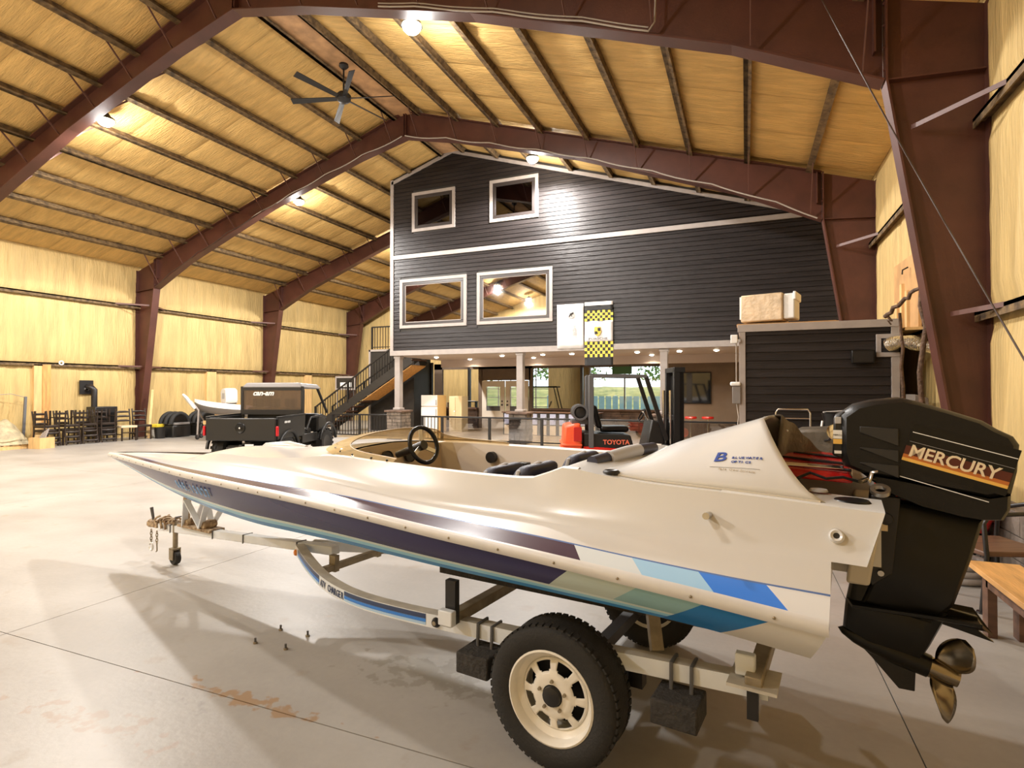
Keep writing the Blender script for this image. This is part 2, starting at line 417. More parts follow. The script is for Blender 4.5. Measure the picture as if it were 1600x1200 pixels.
# ---- ceiling: roof deck, ridge board, purlins, sprayed foam panels
ce = bpy.data.objects.new('ceiling', None); COL.objects.link(ce); structure(ce, 'gable roof underside sprayed with yellow foam between brown purlins'); ce['category'] = 'ceiling'
for s in (-1, 1):
    XW = XC + s * 11.3
    m = MB(); z0, z1 = zf(XC), zf(XW)
    m.hexa([(XC, YF - .3, z0), (XW, YF - .3, z1), (XW, YE + .3, z1), (XC, YE + .3, z0), (XC, YF - .3, z0 + .25), (XW, YF - .3, z1 + .25), (XW, YE + .3, z1 + .25), (XC, YE + .3, z0 + .25)])
    m.build('roof_deck', 'foam_seam', ce)
OFF = [0.42] + [1.59 + 1.17 * k for k in range(8)] + [10.93]
PLEN = 5.53 / 4
def foam_mesh(nm, w, l, seed, amp, mt):
    rnd = random.Random(seed); nx, ny = 9, 9; rows = []
    ph = [rnd.random() * 6 for _ in range(4)]
    for i in range(nx):
        r = []
        for j in range(ny):
            a, b = i / (nx - 1), j / (ny - 1)
            e = min(1, 9 * a, 9 * (1 - a)) * min(1, 12 * b, 12 * (1 - b))
            z = (0.03 + amp * (0.5 * math.sin(b * 9 + ph[0]) * math.sin(a * 3 + ph[1]) + 0.35 * rnd.uniform(-1, 1)) + 0.012) * max(0, min(1, e))
            r.append(((a - .5) * w, (b - .5) * l, -z))
        rows.append(r)
    return MB().grid(rows).mesh(nm, mt, 60)
fm = [foam_mesh('foam_panel', 1.17 * math.hypot(1, SL) - 0.02, PLEN - 0.008, 20 + k, 0.022, 'foam') for k in range(5)]
fe = [foam_mesh('foam_panel', 1.15 * math.hypot(1, SL) - 0.02, PLEN - 0.008, 40 + k, 0.022, 'foam') for k in range(2)]
cnt = 0
for s in (-1, 1):
    for k in range(len(OFF) - 1):
        c = (OFF[k] + OFF[k + 1]) / 2
        for b in range(4):
            for q in range(4):
                y = FRAMES[b] + (q + .5) * PLEN
                X = XC + s * c
                inst('foam_panel', (fe if k in (0, 8) else fm)[cnt % (2 if k in (0, 8) else 5)], ce, (X, y, zf(X) - 0.004), (0, s * SA, 0)); cnt += 1
pm = MB().box(-0.036, 0.036, YF, YE, -0.16, 0.02).box(-0.036, 0.085, YF, YE, -0.16, -0.14).mesh('purlin', 'purlin')
for s in (-1, 1):
    for o in OFF[:-1]:
        X = XC + s * o; inst('purlin', pm, ce, (X, 0, zf(X) - .01), (0, s * SA, 0))
MB().box(XC - .36, XC + .36, YF, YE, zf(XC) - 0.21, zf(XC) - 0.17).build('ridge_board', 'ridge_board', ce)

# ---- walls
def gable(name, y0, y1, segs, label):
    """end wall from X segments (x0, x1, z0, z1 or None for up to the roof)"""
    o = bpy.data.objects.new(name, None); COL.objects.link(o); structure(o, label); o['category'] = 'wall'
    for x0, x1, z0, z1 in segs:
        top = [(x1, zf(x1) + .1 if z1 is None else z1)]
        if z1 is None and x0 < XC < x1: top.append((XC, zf(XC) + .1))
        top.append((x0, zf(x0) + .1 if z1 is None else z1))
        MB().prism([(x0, z0), (x1, z0)] + top, y0, y1).build('wall_section', 'foam_wall', o)
    return o
gable('wall_back', YE, YE + .15, [(XL, -11.6, 0, None), (-11.6, -8.41, 2.95, None), (-8.41, -6.5, 0, None), (-6.5, -3.3, 2.95, None), (-6.5, -3.3, 0, .5), (-3.3, XR, 0, None)], 'far foam covered end wall with a glazed door and a wide window')
gable('wall_front', YF - .15, YF, [(XL, XR, 0, None)], 'foam covered end wall behind the viewer')
GIRT = [2.42, 4.50]
for nm, X, s, lab in (('wall_left', XL, 1, 'long yellow foam insulated wall behind the row of dark chairs'), ('wall_right', XR, -1, 'yellow foam insulated wall beside the tall steel column')):
    wo = bpy.data.objects.new(nm, None); COL.objects.link(wo); structure(wo, lab); wo['category'] = 'wall'
    MB().box(min(X, X - s * .15), max(X, X - s * .15), YF, YE, 0, zf(X) + .1).build('wall_core', 'foam_wall', wo)
    zs = [0.0, GIRT[0], GIRT[1], zf(X) - .02]
    for zi in range(3):
        h = zs[zi + 1] - zs[zi] - 0.06
        wm = [foam_mesh('foam_panel', h, 5.53 / 3 - 0.002, 70 + zi * 3 + k, 0.018, 'foam_wall') for k in range(2)]
        for b in range(4):
            for q in range(3):
                y = FRAMES[b] + (q + .5) * 5.53 / 3
                # local -z (bulge) -> towards the room, local x -> up
                o = inst('foam_panel', wm[(b + q) % 2], wo, (X + s * .002, y, (zs[zi] + zs[zi + 1]) / 2), (0, s * -PI / 2, 0))
    for g in GIRT:
        MB().box(min(X, X + s * .13), max(X, X + s * .13), YF, YE, g - .02, g + .02).box(min(X + s * .115, X + s * .13), max(X + s * .115, X + s * .13), YF, YE, g - .09, g + .02).build('girt', 'purlin', wo)
    if s > 0:      # studs below the lower girt, between the columns
        for y in (9.85, 15.6, 20.9):
            MB().box(X + .02, X + .13, y, y + .42, 0, GIRT[0] - .05).build('stud_post', 'wood_pale', wo)
        MB().box(X + .13, X + .16, 10.06, 10.27, 0.5, GIRT[0] - .05).build('stud_board', 'lumber', wo)
    else:
        MB().box(X - .14, X - .02, 8.2, 8.45, 0, GIRT[0] - .1).build('stud_post', 'wood_pale', wo)

# ---- steel portal frames
def frame(Y, lab):
    fo = bpy.data.objects.new('steel_frame', None); COL.objects.link(fo); structure(fo, lab); fo['category'] = 'steel frame'
    def polyflange(m, pts, wd=0.24, th=0.022):
        for p, q in zip(pts[:-1], pts[1:]):
            m.beam((p[0], Y, p[1]), (q[0], Y, q[1]), wd, th, up=(0, 0, 1) if abs(q[0] - p[0]) > abs(q[1] - p[1]) else (1, 0, 0))
    for s in (-1, 1):
        XO = XR if s > 0 else XL
        def X(d): return XO - s * d
        c = MB(); zt = zf(XO) - .14
        hx = X(.93)
        c.prism([(XO, 0), (XO, zt), (hx, zf(hx) - .14), (hx, 5.08), (X(.18), 0)], Y - .012, Y + .012)
        polyflange(c, [(X(.18), 0.0), (hx, 5.08)]); polyflange(c, [(X(.012), 0), (X(.012), zt)])
        polyflange(c, [(hx, 5.08), (hx, zf(hx) - .14)])
        c.beam((X(.02), Y, 5.02), (hx, Y, 5.08), .2, .016)
        c.box(min(X(.34), X(-.02)), max(X(.34), X(-.02)), Y - .17, Y + .17, 0, .03)
        for zb in (5.2, 5.45, 5.7, 5.95): c.ball((hx - s * .012, Y - .08, zb), .02, 6)
        c.build('column', 'steel', fo)
        r = MB(); dx = [9.99, 8.4, 4.8, 1.6, 0.0]; dd = [1.11, .84, .64, .70, .84]
        top = [(XC + s * d, zf(XC + s * d) - .14) for d in dx]; bot = [(XC + s * d, zf(XC + s * d) - e) for d, e in zip(dx, dd)]
        r.prism(top + bot[::-1], Y - .012, Y + .012)
        polyflange(r, bot); polyflange(r, [top[0], top[-1]])
        for d in (9.9, 0.03): r.beam((XC + s * d, Y, zf(XC + s * d) - .16), (XC + s * d, Y, zf(XC + s * d) - .8), .22, .02, up=(1, 0, 0))
        r.build('rafter', 'steel', fo)
        bf = crv(dx[::-1], dd[::-1])
        for k, o in enumerate(OFF[:-1]):
            Xp = XC + s * o
            for t in (-1, 1):
                if (k % 2 == 0 and t < 0) or (k % 2 == 1 and t > 0 and k > 6) or k == 1: pass
                MB().beam((Xp, Y + t * .1, zf(Xp) - bf(o) + .03), (Xp, Y + t * .62, zf(Xp) - .12), .035, .012, up=(1, 0, 0)).build('flange_brace', 'steel_brace', fo)
        for g in GIRT:
            MB().beam((X(.36 if g < 3 else .7), Y - .1, g), (X(.05), Y - .95, g), .012, .05).build('flange_brace', 'steel_brace', fo)
            MB().beam((X(.36 if g < 3 else .7), Y + .1, g), (X(.05), Y + .95, g), .012, .05).build('flange_brace', 'steel_brace', fo)
    return fo
for Y, l in zip(FRAMES, ('red brown steel portal frame nearest the viewer, above the boat', 'red brown steel portal frame with the big column behind the outboard', 'red brown steel portal frame just in front of the dark gable', 'red brown steel portal frame behind the dark gable facade', 'farthest red brown steel portal frame against the end wall')):
    frame(Y, l)

# ---- house facade built inside the shop
HY = 15.6
ho = bpy.data.objects.new('wall_house', None); COL.objects.link(ho); structure(ho, 'dark lap sided gable front of the two storey loft house'); ho['category'] = 'wall'
HL = -10.8
MB().prism([(HL, 2.75), (XR, 2.75), (XR, zf(XR) - .02), (XC, zf(XC) - .06), (HL, zf(HL) - .06)], HY, HY + .2).build('backing', 'dark_wall', ho)
MB().box(HL, HL + .15, HY + .2, 21.4, 2.75, zf(HL) - .1).build('side_wall', 'siding', ho)
WIN = [(-10.0, -8.42, 6.74, 8.02), (-7.22, -5.63, 6.73, 8.02), (-10.46, -8.01, 3.62, 5.22), (-7.65, -5.19, 3.62, 5.23)]
PITCH = 0.127; z = 2.90
while z < zf(XC) - .2:
    zt = z + PITCH - .006
    x0 = max(HL + .08, XC - (9.24 - zt) / SL); x1 = min(XR, XC + (9.24 - zt) / SL)
    cuts = sorted((a, b) for a, b, c, d in WIN if c - .0 < zt and d + .0 > z)
    spans = []; cur = x0
    for a, b in cuts:
        spans.append((cur, a)); cur = b
    spans.append((cur, x1))
    for a, b in spans:
        if b - a < .05: continue
        MB().hexa([(a, HY - .030, z), (b, HY - .030, z), (b, HY, z), (a, HY, z), (a, HY - .012, zt), (b, HY - .012, zt), (b, HY, zt), (a, HY, zt)]).build('siding_board', 'siding', ho)
    z += PITCH
tn = [0]
def trim(m, lab, mt='trim'):
    tn[0] += 1
    o = m.build('trim_%d' % tn[0], mt, None, bevel=.004); structure(o, lab); o['category'] = 'trim'; return o
trim(MB().box(HL - .04, HL + .08, HY - .05, HY + .2, 2.74, zf(HL) - .08), 'pale grey corner board on the left edge of the dark gable')
trim(MB().box(HL, XR - .1, HY - .055, HY, 5.90, 6.03), 'pale grey belt board between the upper and lower windows')
trim(MB().box(HL - .04, XR, HY - .055, HY + .03, 2.74, 2.90), 'pale grey skirt board along the bottom of the dark gable')
for s, x0, lab in ((1, XR - .2, 'pale grey rake board on the right slope of the gable'), (-1, HL, 'pale grey rake board on the left slope of the gable')):
    m = MB(); a = XC
    m.hexa([(a, HY - .05, zf(a) - .24), (x0, HY - .05, zf(x0) - .24), (x0, HY, zf(x0) - .24), (a, HY, zf(a) - .24), (a, HY - .05, zf(a) - .13), (x0, HY - .05, zf(x0) - .13), (x0, HY, zf(x0) - .13), (a, HY, zf(a) - .13)])
    trim(m, lab)
wlab = ('small upper window nearest the left corner of the gable', 'small upper window under the ridge of the gable', 'wide lower window at the left corner, reflecting the foam roof', 'wide lower window beside the hanging banners, reflecting the roof lamps')
for i, (a, b, c, d) in enumerate(WIN):
    wo = bpy.data.objects.new('window_%d' % (i + 1), None); COL.objects.link(wo); structure(wo, wlab[i]); wo['category'] = 'window'
    for q in ((a, b, d - .1, d), (a, b, c, c + .1), (a, a + .1, c + .1, d - .1), (b - .1, b, c + .1, d - .1)):
        MB().box(q[0], q[1], HY - .06, HY, q[2], q[3]).build('casing', 'trim', wo, bevel=.005)
    e = .1; f = .19
    for q in ((a + e, b - e, d - f, d - e), (a + e, b - e, c + e, c + f), (a + e, a + f, c + f, d - f), (b - f, b - e, c + f, d - f)):
        MB().box(q[0], q[1], HY - .04, HY, q[2], q[3]).build('sash', 'win_frame', wo, bevel=.006)
    MB().box(a + f, b - f, HY - .022, HY - .016, c + f, d - f).build('pane', 'glass_coated' if i > 1 else 'glass_dim', wo)
    g = f + .0
    for q in ((a + g, b - g, d - g - .02, d - g), (a + g, b - g, c + g, c + g + .02), (a + g, a + g + .02, c + g, d - g), (b - g - .02, b - g, c + g, d - g)):
        MB().box(q[0], q[1], HY - .028, HY - .014, q[2], q[3]).build('glazing_bead', 'trim' if i > 1 else 'win_frame', wo)

# ---- lounge under the loft: soffit, beam, posts, partition
so = MB().box(HL, XR, HY + .03, 21.5, 2.74, 2.80).build('ceiling_lounge', 'soffit'); structure(so, 'flat taupe soffit under the loft with recessed lights'); so['category'] = 'ceiling'
trim(MB().box(HL + .2, XR, 18.5, 18.75, 2.47, 2.74), 'dropped taupe beam under the soffit', 'soffit')
def stones(parent, x0, x1, y0, y1, z0, z1, n_per=3, rows=7, seed=1, mt='stone'):
    rnd = random.Random(seed); h = (z1 - z0) / rows
    for r in range(rows):
        for face in range(2):
            cs = [0] + sorted(rnd.uniform(.2, .8) for _ in range(n_per - 1)) + [1]
            for a, b in zip(cs[:-1], cs[1:]):
                if b - a < .06: continue
                p = rnd.uniform(.006, .03)
                if face == 0: m = MB().box(x0 + (x1 - x0) * a + .006, x0 + (x1 - x0) * b - .006, y0 - p, y0 + .02, z0 + r * h + .006, z0 + (r + 1) * h - .006)
                else: m = MB().box(x1 - .02, x1 + p, y0 + (y1 - y0) * a + .006, y0 + (y1 - y0) * b - .006, z0 + r * h + .006, z0 + (r + 1) * h - .006)
                m.build('stone', mt, parent)
PX = [-10.62, -6.27, -2.05]
plab = ('taupe square post on a stone pedestal at the stairs end', 'taupe square post on a stone pedestal in front of the white doors', 'taupe square post behind the forklift mast')
for i, x in enumerate(PX):
    p = thing('porch_post', plab[i], 'post', (x, HY + .14, 0), group='porch posts under the loft', kind='structure')
    MB().box(-.10, .10, -.10, .10, .97, 2.74).build('shaft', 'trim', p, bevel=.01)
    MB().box(-.14, .14, -.14, .14, .95, 1.03).build('base_moulding', 'trim', p, bevel=.02)
    MB().box(-.12, .12, -.12, .12, 2.66, 2.74).build('capital', 'trim', p)
    MB().box(-.27, .27, -.27, .27, 0, .89).build('core', 'mortar', p)
    MB().box(-.34, .34, -.34, .34, .89, .95).build('cap_stone', 'stone_dark', p, bevel=.01)
    stones(p, -.27, .27, -.27, .27, 0, .89, 3, 8, 5 + i)
# partition between the lounge and the far workshop
pa = bpy.data.objects.new('wall_partition', None); COL.objects.link(pa); structure(pa, 'taupe partition wall around the white double doors'); pa['category'] = 'wall'
for q in ((-10.3, -8.1, 2.02, 2.74), (-12.6, -12.2, 0, 2.74), (-10.45, -10.26, 0, 2.74), (-8.16, -8.0, 0, 2.74), (-2.6, XR, 0, 2.74), (-12.6, XR, 2.5, 2.74)):
    MB().box(q[0], q[1], 21.4, 21.52, q[2], q[3]).build('panel', 'taupe', pa)
for x in (-5.95, -10.9): MB().box(x - .05, x + .05, 21.38, 21.52, 0.8, 2.6).build('mullion_post', 'win_frame', pa)
for (x0, x1, sd) in ((-12.2, -10.45, 3), (-8.0, -2.6, 4)):
    MB().box(x0, x1, 21.36, 21.5, 0, .80).build('half_wall', 'mortar', pa)
    m = MB(); rnd = random.Random(sd)
    for r in range(7):
        x = x0
        while x < x1 - .05:
            wd = min(rnd.uniform(.2, .5), x1 - x); m.box(x + .006, x + wd - .006, 21.33 - rnd.uniform(0, .03), 21.37, r * .115 + .005, r * .115 + .11); x += wd
    o = m.build('stone_facing', 'stone_dark', pa); o['kind'] = 'stuff'
    MB().box(x0, x1, 21.2, 21.6, .80, .88).build('counter_top', 'brown_wood', pa, bevel=.01)
rw = MB().box(-2.45, XR, 19.5, 19.6, 0, 2.74).build('wall_lounge', 'taupe'); structure(rw, 'brown taupe lounge wall that carries the television'); rw['category'] = 'wall'
sw = bpy.data.objects.new('wall_stair', None); COL.objects.link(sw); structure(sw, 'dark sided wall below the stairs, left of the refrigerator'); sw['category'] = 'wall'
for k in range(21): MB().hexa([(-14.3, 20.0, k * .13), (-11.9, 20.0, k * .13), (-11.9, 20.05, k * .13), (-14.3, 20.05, k * .13), (-14.3, 20.02, k * .13 + .126), (-11.9, 20.02, k * .13 + .126), (-11.9, 20.05, k * .13 + .126), (-14.3, 20.05, k * .13 + .126)]).build('siding_board', 'dark_wall', sw)
MB().box(-14.3, -11.9, 20.05, 20.15, 0, 2.74).build('backing', 'dark_wall', sw)
lf = MB().box(HL - 2.5, XR - .1, HY - .1, 21.5, 0.0, 0.012).build('floor_lounge', 'lounge_floor'); structure(lf, 'cream lounge floor behind the railing'); lf['category'] = 'floor'
# white double doors
do = bpy.data.objects.new('door_1', None); COL.objects.link(do); structure(do, 'cream white double doors with tall glass lights'); do['category'] = 'door'
for x0, x1, hg in ((-10.25, -9.22, 1), (-9.18, -8.17, -1)):
    l = MB()
    for q in ((x0, x0 + .2, 0, 2.0), (x1 - .2, x1, 0, 2.0), (x0 + .2, x1 - .2, 1.75, 2.0), (x0 + .2, x1 - .2, 0, .75)):
        l.box(q[0], q[1], 21.34, 21.40, q[2], q[3])
    leaf = l.build('door_leaf', 'door_white', do)
    MB().box(x0 + .2, x1 - .2, 21.36, 21.375, .95, 1.75).build('pane', 'glass_clear', leaf)
    MB().box(x0 + .2, x1 - .2, 21.355, 21.385, .75, .95).build('kick_panel', 'steel_grey', leaf)
    hx = x1 - .1 if hg > 0 else x0 + .1
    MB().cyl((hx, 21.34, 1.0), (hx, 21.28, 1.0), .035).cyl((hx, 21.34, 1.15), (hx, 21.30, 1.15), .03).build('door_handle', 'black_metal', leaf, smooth=40)
# glazed overhead door and big window in the end wall
d2 = bpy.data.objects.new('door_2', None); COL.objects.link(d2); structure(d2, 'white glazed overhead door in the far end wall'); d2['category'] = 'door'
nx, nz = 5, 7
for i in range(nx + 1): MB().box(-11.6 + i * .638 - .02, -11.6 + i * .638 + .02, YE + .02, YE + .07, 0, 2.95).build('stile', 'trim', d2)
for k in range(nz + 1): MB().box(-11.6, -8.41, YE + .02, YE + .07, k * .42 - .015, k * .42 + .015).build('rail', 'trim', d2)
for i in range(nx):
    for k in range(nz): MB().box(-11.6 + i * .638 + .02, -11.6 + (i + 1) * .638 - .02, YE + .04, YE + .05, k * .42 + .015, (k + 1) * .42 - .015).build('pane', 'glass_clear', d2)
w5 = bpy.data.objects.new('window_5', None); COL.objects.link(w5); structure(w5, 'wide bright window onto the wooded yard behind the forklift'); w5['category'] = 'window'
for q in ((-6.5, -6.42, .5, 2.95), (-3.38, -3.3, .5, 2.95), (-4.93, -4.87, .5, 2.95), (-6.42, -3.38, 2.87, 2.95), (-6.42, -3.38, .5, .58)):
    MB().box(q[0], q[1], YE + .02, YE + .1, q[2], q[3]).build('frame', 'paint_white', w5)
for a, b in ((-6.42, -4.93), (-4.87, -3.38)): MB().box(a, b, YE + .05, YE + .06, .58, 2.87).build('pane', 'glass_clear', w5)

# ---- utility shed against the right wall
SY, SX0, SX1, SZ = 9.3, -0.09, 1.98, 2.60
sh = bpy.data.objects.new('wall_shed', None); COL.objects.link(sh); structure(sh, 'dark lap sided utility room in front of the gable'); sh['category'] = 'wall'
MB().box(SX0, SX1, SY, 12.6, 0, SZ - .02).build('core', 'dark_wall', sh)
z = 0.02
while z < SZ - .16:
    MB().hexa([(SX0 + .09, SY - .026, z), (SX1 - .1, SY - .026, z), (SX1 - .1, SY, z), (SX0 + .09, SY, z), (SX0 + .09, SY - .008, z + .122), (SX1 - .1, SY - .008, z + .122), (SX1 - .1, SY, z + .122), (SX0 + .09, SY, z + .122)]).build('siding_board', 'siding', sh)
    z += .127
trim(MB().box(SX0, SX0 + .09, SY - .04, SY, 0, SZ - .11), 'taupe corner board on the left edge of the dark utility room')
trim(MB().box(SX0 - .02, SX1 + .03, SY - .05, SY + .02, SZ - .11, SZ), 'taupe fascia along the top of the dark utility room')
trim(MB().box(SX1 - .1, SX1, SY - .04, SY, 0, 2.09).box(SX1 - .1, SX1, SY - .04, SY, 2.37, SZ - .11), 'taupe corner board on the right edge of the dark utility room')
trim(MB().box(1.70, 1.98, SY - .05, SY, 2.33, 2.39).box(1.70, 1.98, SY - .05, SY, 2.07, 2.13).box(1.70, 1.76, SY - .05, SY, 2.13, 2.33), 'taupe frame around the duct hole in the utility room')
MB().box(SX0 - .02, SX1 + .02, SY, 12.6, SZ - .02, SZ).build('shed_roof', 'plywood', sh)

# ---- concrete block knee wall at the foot of the right wall
kb = bpy.data.objects.new('wall_knee', None); COL.objects.link(kb); structure(kb, 'low grey block wall at the foot of the right wall'); kb['category'] = 'wall'
for r in range(3):
    for k in range(5):
        MB().box(2.06, 2.24, 5.0 + k * .42 + (r % 2) * .2, 5.0 + k * .42 + (r % 2) * .2 + .41, r * .2, r * .2 + .193).build('block', 'grey_block', kb, bevel=.006)
# ================================================================== LAMPS
def high_bay(x, y, z, lab, k=1.0):
    t = thing('high_bay_lamp', lab, 'lamp', (x, y, z), group='round high bay lamps under the roof')
    MB().lathe([(.0, .16), (.06, .16), (.10, .10), (.17, .05), (.19, .0), (.17, .0)], (0, 0, 0), (0, 0, 1), 20).build('housing', 'black_metal', t, smooth=40)
    MB().lathe([(.0, -.13), (.06, -.122), (.11, -.095), (.15, -.05), (.165, .0), (.165, .004)], (0, 0, 0), (0, 0, 1), 20).build('lens', 'lens_warm', t, smooth=60)
    top = zf(x) - .14 - z
    if top > .2: MB().cyl((0, 0, .15), (0, 0, top + .1), .012, n=6).build('hanger', 'black_metal', t)
    ld = bpy.data.lights.new('lamp_spill', 'POINT'); ld.energy = LAMP_W * k * .13; ld.color = LAMP_COL; ld.shadow_soft_size = .14      # stray light sideways and up
    lo = bpy.data.objects.new('lamp_spill', ld); COL.objects.link(lo); lo.parent = t; lo.location = (0, 0, -.30)
    ld = bpy.data.lights.new('lamp_light', 'SPOT'); ld.energy = LAMP_W * k; ld.color = LAMP_COL; ld.shadow_soft_size = .16; ld.spot_size = rad(178); ld.spot_blend = 0.25
    lo = bpy.data.objects.new('lamp_light', ld); COL.objects.link(lo); lo.parent = t; lo.location = (0, 0, -.30)
high_bay(-5.35, 8.3, 7.95, 'bright high bay lamp near the fan, highest in the picture')
high_bay(-5.36, 14.34, 7.95, 'bright high bay lamp right in front of the dark gable')
high_bay(-12.95, 13.66, 7.55, 'bright high bay lamp left of the dark gable')
high_bay(-13.0, 7.92, 7.55, 'bright high bay lamp in the upper left above the chairs')
high_bay(-13.0, 2.1, 7.55, 'high bay lamp over the open floor behind the left edge', 1.0)
high_bay(-5.35, 2.3, 7.95, 'high bay lamp overhead in front of the boat bow', .40)
high_bay(-13.0, -2.9, 7.55, 'unseen fill lamp added behind the viewer, left row', 1.15)  # unseen lamp added to brighten the near side of the boat
high_bay(-5.35, -2.9, 7.95, 'unseen fill lamp added behind the viewer, right row', .36)  # unseen lamp added as dim fill from the viewer's side
high_bay(-13.0, 19.4, 7.55, 'high bay lamp over the stairs beyond the loft house')
dl = [(-9.75, 16.7), (-9.2, 18.15), (-7.3, 16.7), (-6.75, 18.15), (-5.9, 16.7), (-4.95, 16.7), (-4.6, 18.15), (-2.95, 16.7), (-2.75, 18.15), (-1.75, 16.7), (-.75, 16.7)]
for i, (x, y) in enumerate(dl):
    row_ = [q for q in dl if q[1] == y]
    t = thing('downlight', 'small recessed soffit light, %s from the stairs end in the %s row' % (ORD[row_.index((x, y))], 'front' if y < 17 else 'back'), 'downlight', (x, y, 2.74), group='recessed soffit lights')
    MB().lathe([(.055, -.006), (.085, -.012), (.095, 0)], (0, 0, 0), (0, 0, 1), 16).build('ring', 'paint_white', t, smooth=60)
    MB().lathe([(0, -.045), (.04, -.04), (.065, -.025), (.075, -.008)], (0, 0, 0), (0, 0, 1), 16).build('lens', 'lens_down', t, smooth=60)
    ld = bpy.data.lights.new('downlight_light', 'SPOT'); ld.energy = DOWN_W; ld.color = (1, .84, .62); ld.shadow_soft_size = .05; ld.spot_size = rad(150); ld.spot_blend = .6
    lo = bpy.data.objects.new('downlight_light', ld); COL.objects.link(lo); lo.parent = t; lo.location = (0, 0, -.07)

# ================================================================== SPEEDBOAT
BOAT_LOC = (-4.849, 3.613, 0); BOAT_RZ = rad(171.6)
bt = thing('speedboat', 'white speedboat with navy purple and blue side stripes on the trailer', 'boat', BOAT_LOC, BOAT_RZ)
bx = [-5.3, -4.5, -3.5, -2.5, -1.5, -.8, 0, .6, 1.1, 1.31]
fR = crv(bx, [.97, 1.0, .97, .86, .68, .53, .34, .19, .07, .012])
fT = crv(bx, [.82, .86, .83, .73, .55, .41, .24, .12, .04, .008])
fC = crv(bx, [.86, .88, .84, .72, .54, .40, .23, .11, .03, .006])
fE = crv(bx, [.72, .75, .73, .62, .44, .30, .15, .075, .025, .005])
fG = crv(bx, [.62, .64, .64, .53, .33, .19, .09, .045, .015, .003])
zR = crv([-5.27, -4.8, -4.3, -3.8, -3.3, -2.7, -2.0, -1.2, -.4, .3, 1.07, 1.31], [.893, .935, .968, .99, 1.01, 1.018, 1.008, .991, .976, .96, .94, .925])
zC = crv([-5.27, -4.8, -4.3, -3.7, -3.1, -2.6, -2.1, -1.5, -.8, 0, .98, 1.31], [.757, .792, .803, .805, .803, .785, .762, .754, .764, .80, .878, .918])
zT = crv([-5.27, -5.0, -4.6, -4.3, -4.0, -3.6, -3.1, -2.6, -1.75, -.45, .74, 1.31], [.955, .965, .99, 1.01, 1.022, 1.033, 1.05, 1.044, 1.022, .988, .975, .945])
zE = crv([-5.4, -4.8, -4.2, -3.5, -2.6, -1.75, -.9, -.45, -.1, 1.31], [1.03, 1.038, 1.043, 1.055, 1.085, 1.065, 1.03, 1.005, .99, .948])
zG = crv([-5.45, -5.0, -4.6, -4.4, -4.25, -4.12, -4.0, -3.6, -3.2, -2.7, -2.3, -1.72, -1.07, -.76, -.46, -.36, -.1, 1.31], [1.187, 1.211, 1.227, 1.247, 1.262, 1.21, 1.2, 1.202, 1.208, 1.212, 1.17, 1.125, 1.10, 1.065, 1.02, .992, .984, .95])
zD = crv([-2.7, -2.13, -1.72, -1.07, -.76, -.46, -.36, -.07, .87, 1.31], [1.255, 1.203, 1.162, 1.14, 1.095, 1.035, .995, .986, .972, .955])
zK = crv([-5.27, -4, -2, -.8, 0, .6, 1.1, 1.31], [.60, .60, .60, .63, .70, .79, .89, .925])
XS = [1.31 - (1.31 + 5.27) * i / 90 for i in range(91)]
def L3(a, b, t): return tuple(a[i] + (b[i] - a[i]) * t for i in range(3))
hull = MB()
for s in (1, -1):
    rows, bands = [], []
    for x in XS:
        rk = max(0, (-4.95 - x) / .32); k = (x + .09 * rk, 0, zK(x)); c = (x + .055 * rk, s * fC(x), zC(x)); r = (x, s * fR(x), zR(x))
        rows.append([L3(k, c, t) for t in (0, .35, .7, 1)])
        bd = []
        for t in arc(7, 0, 1):
            p = L3(c, r, t); bd.append((p[0], p[1] + s * .02 * math.sin(t * PI) * min(1, fR(x) * 2), p[2]))
        bands.append(bd)
    hull.grid(rows, 0)
    hull.grid(bands, 1, uvf=lambda i, j: (XS[i], j / 6))
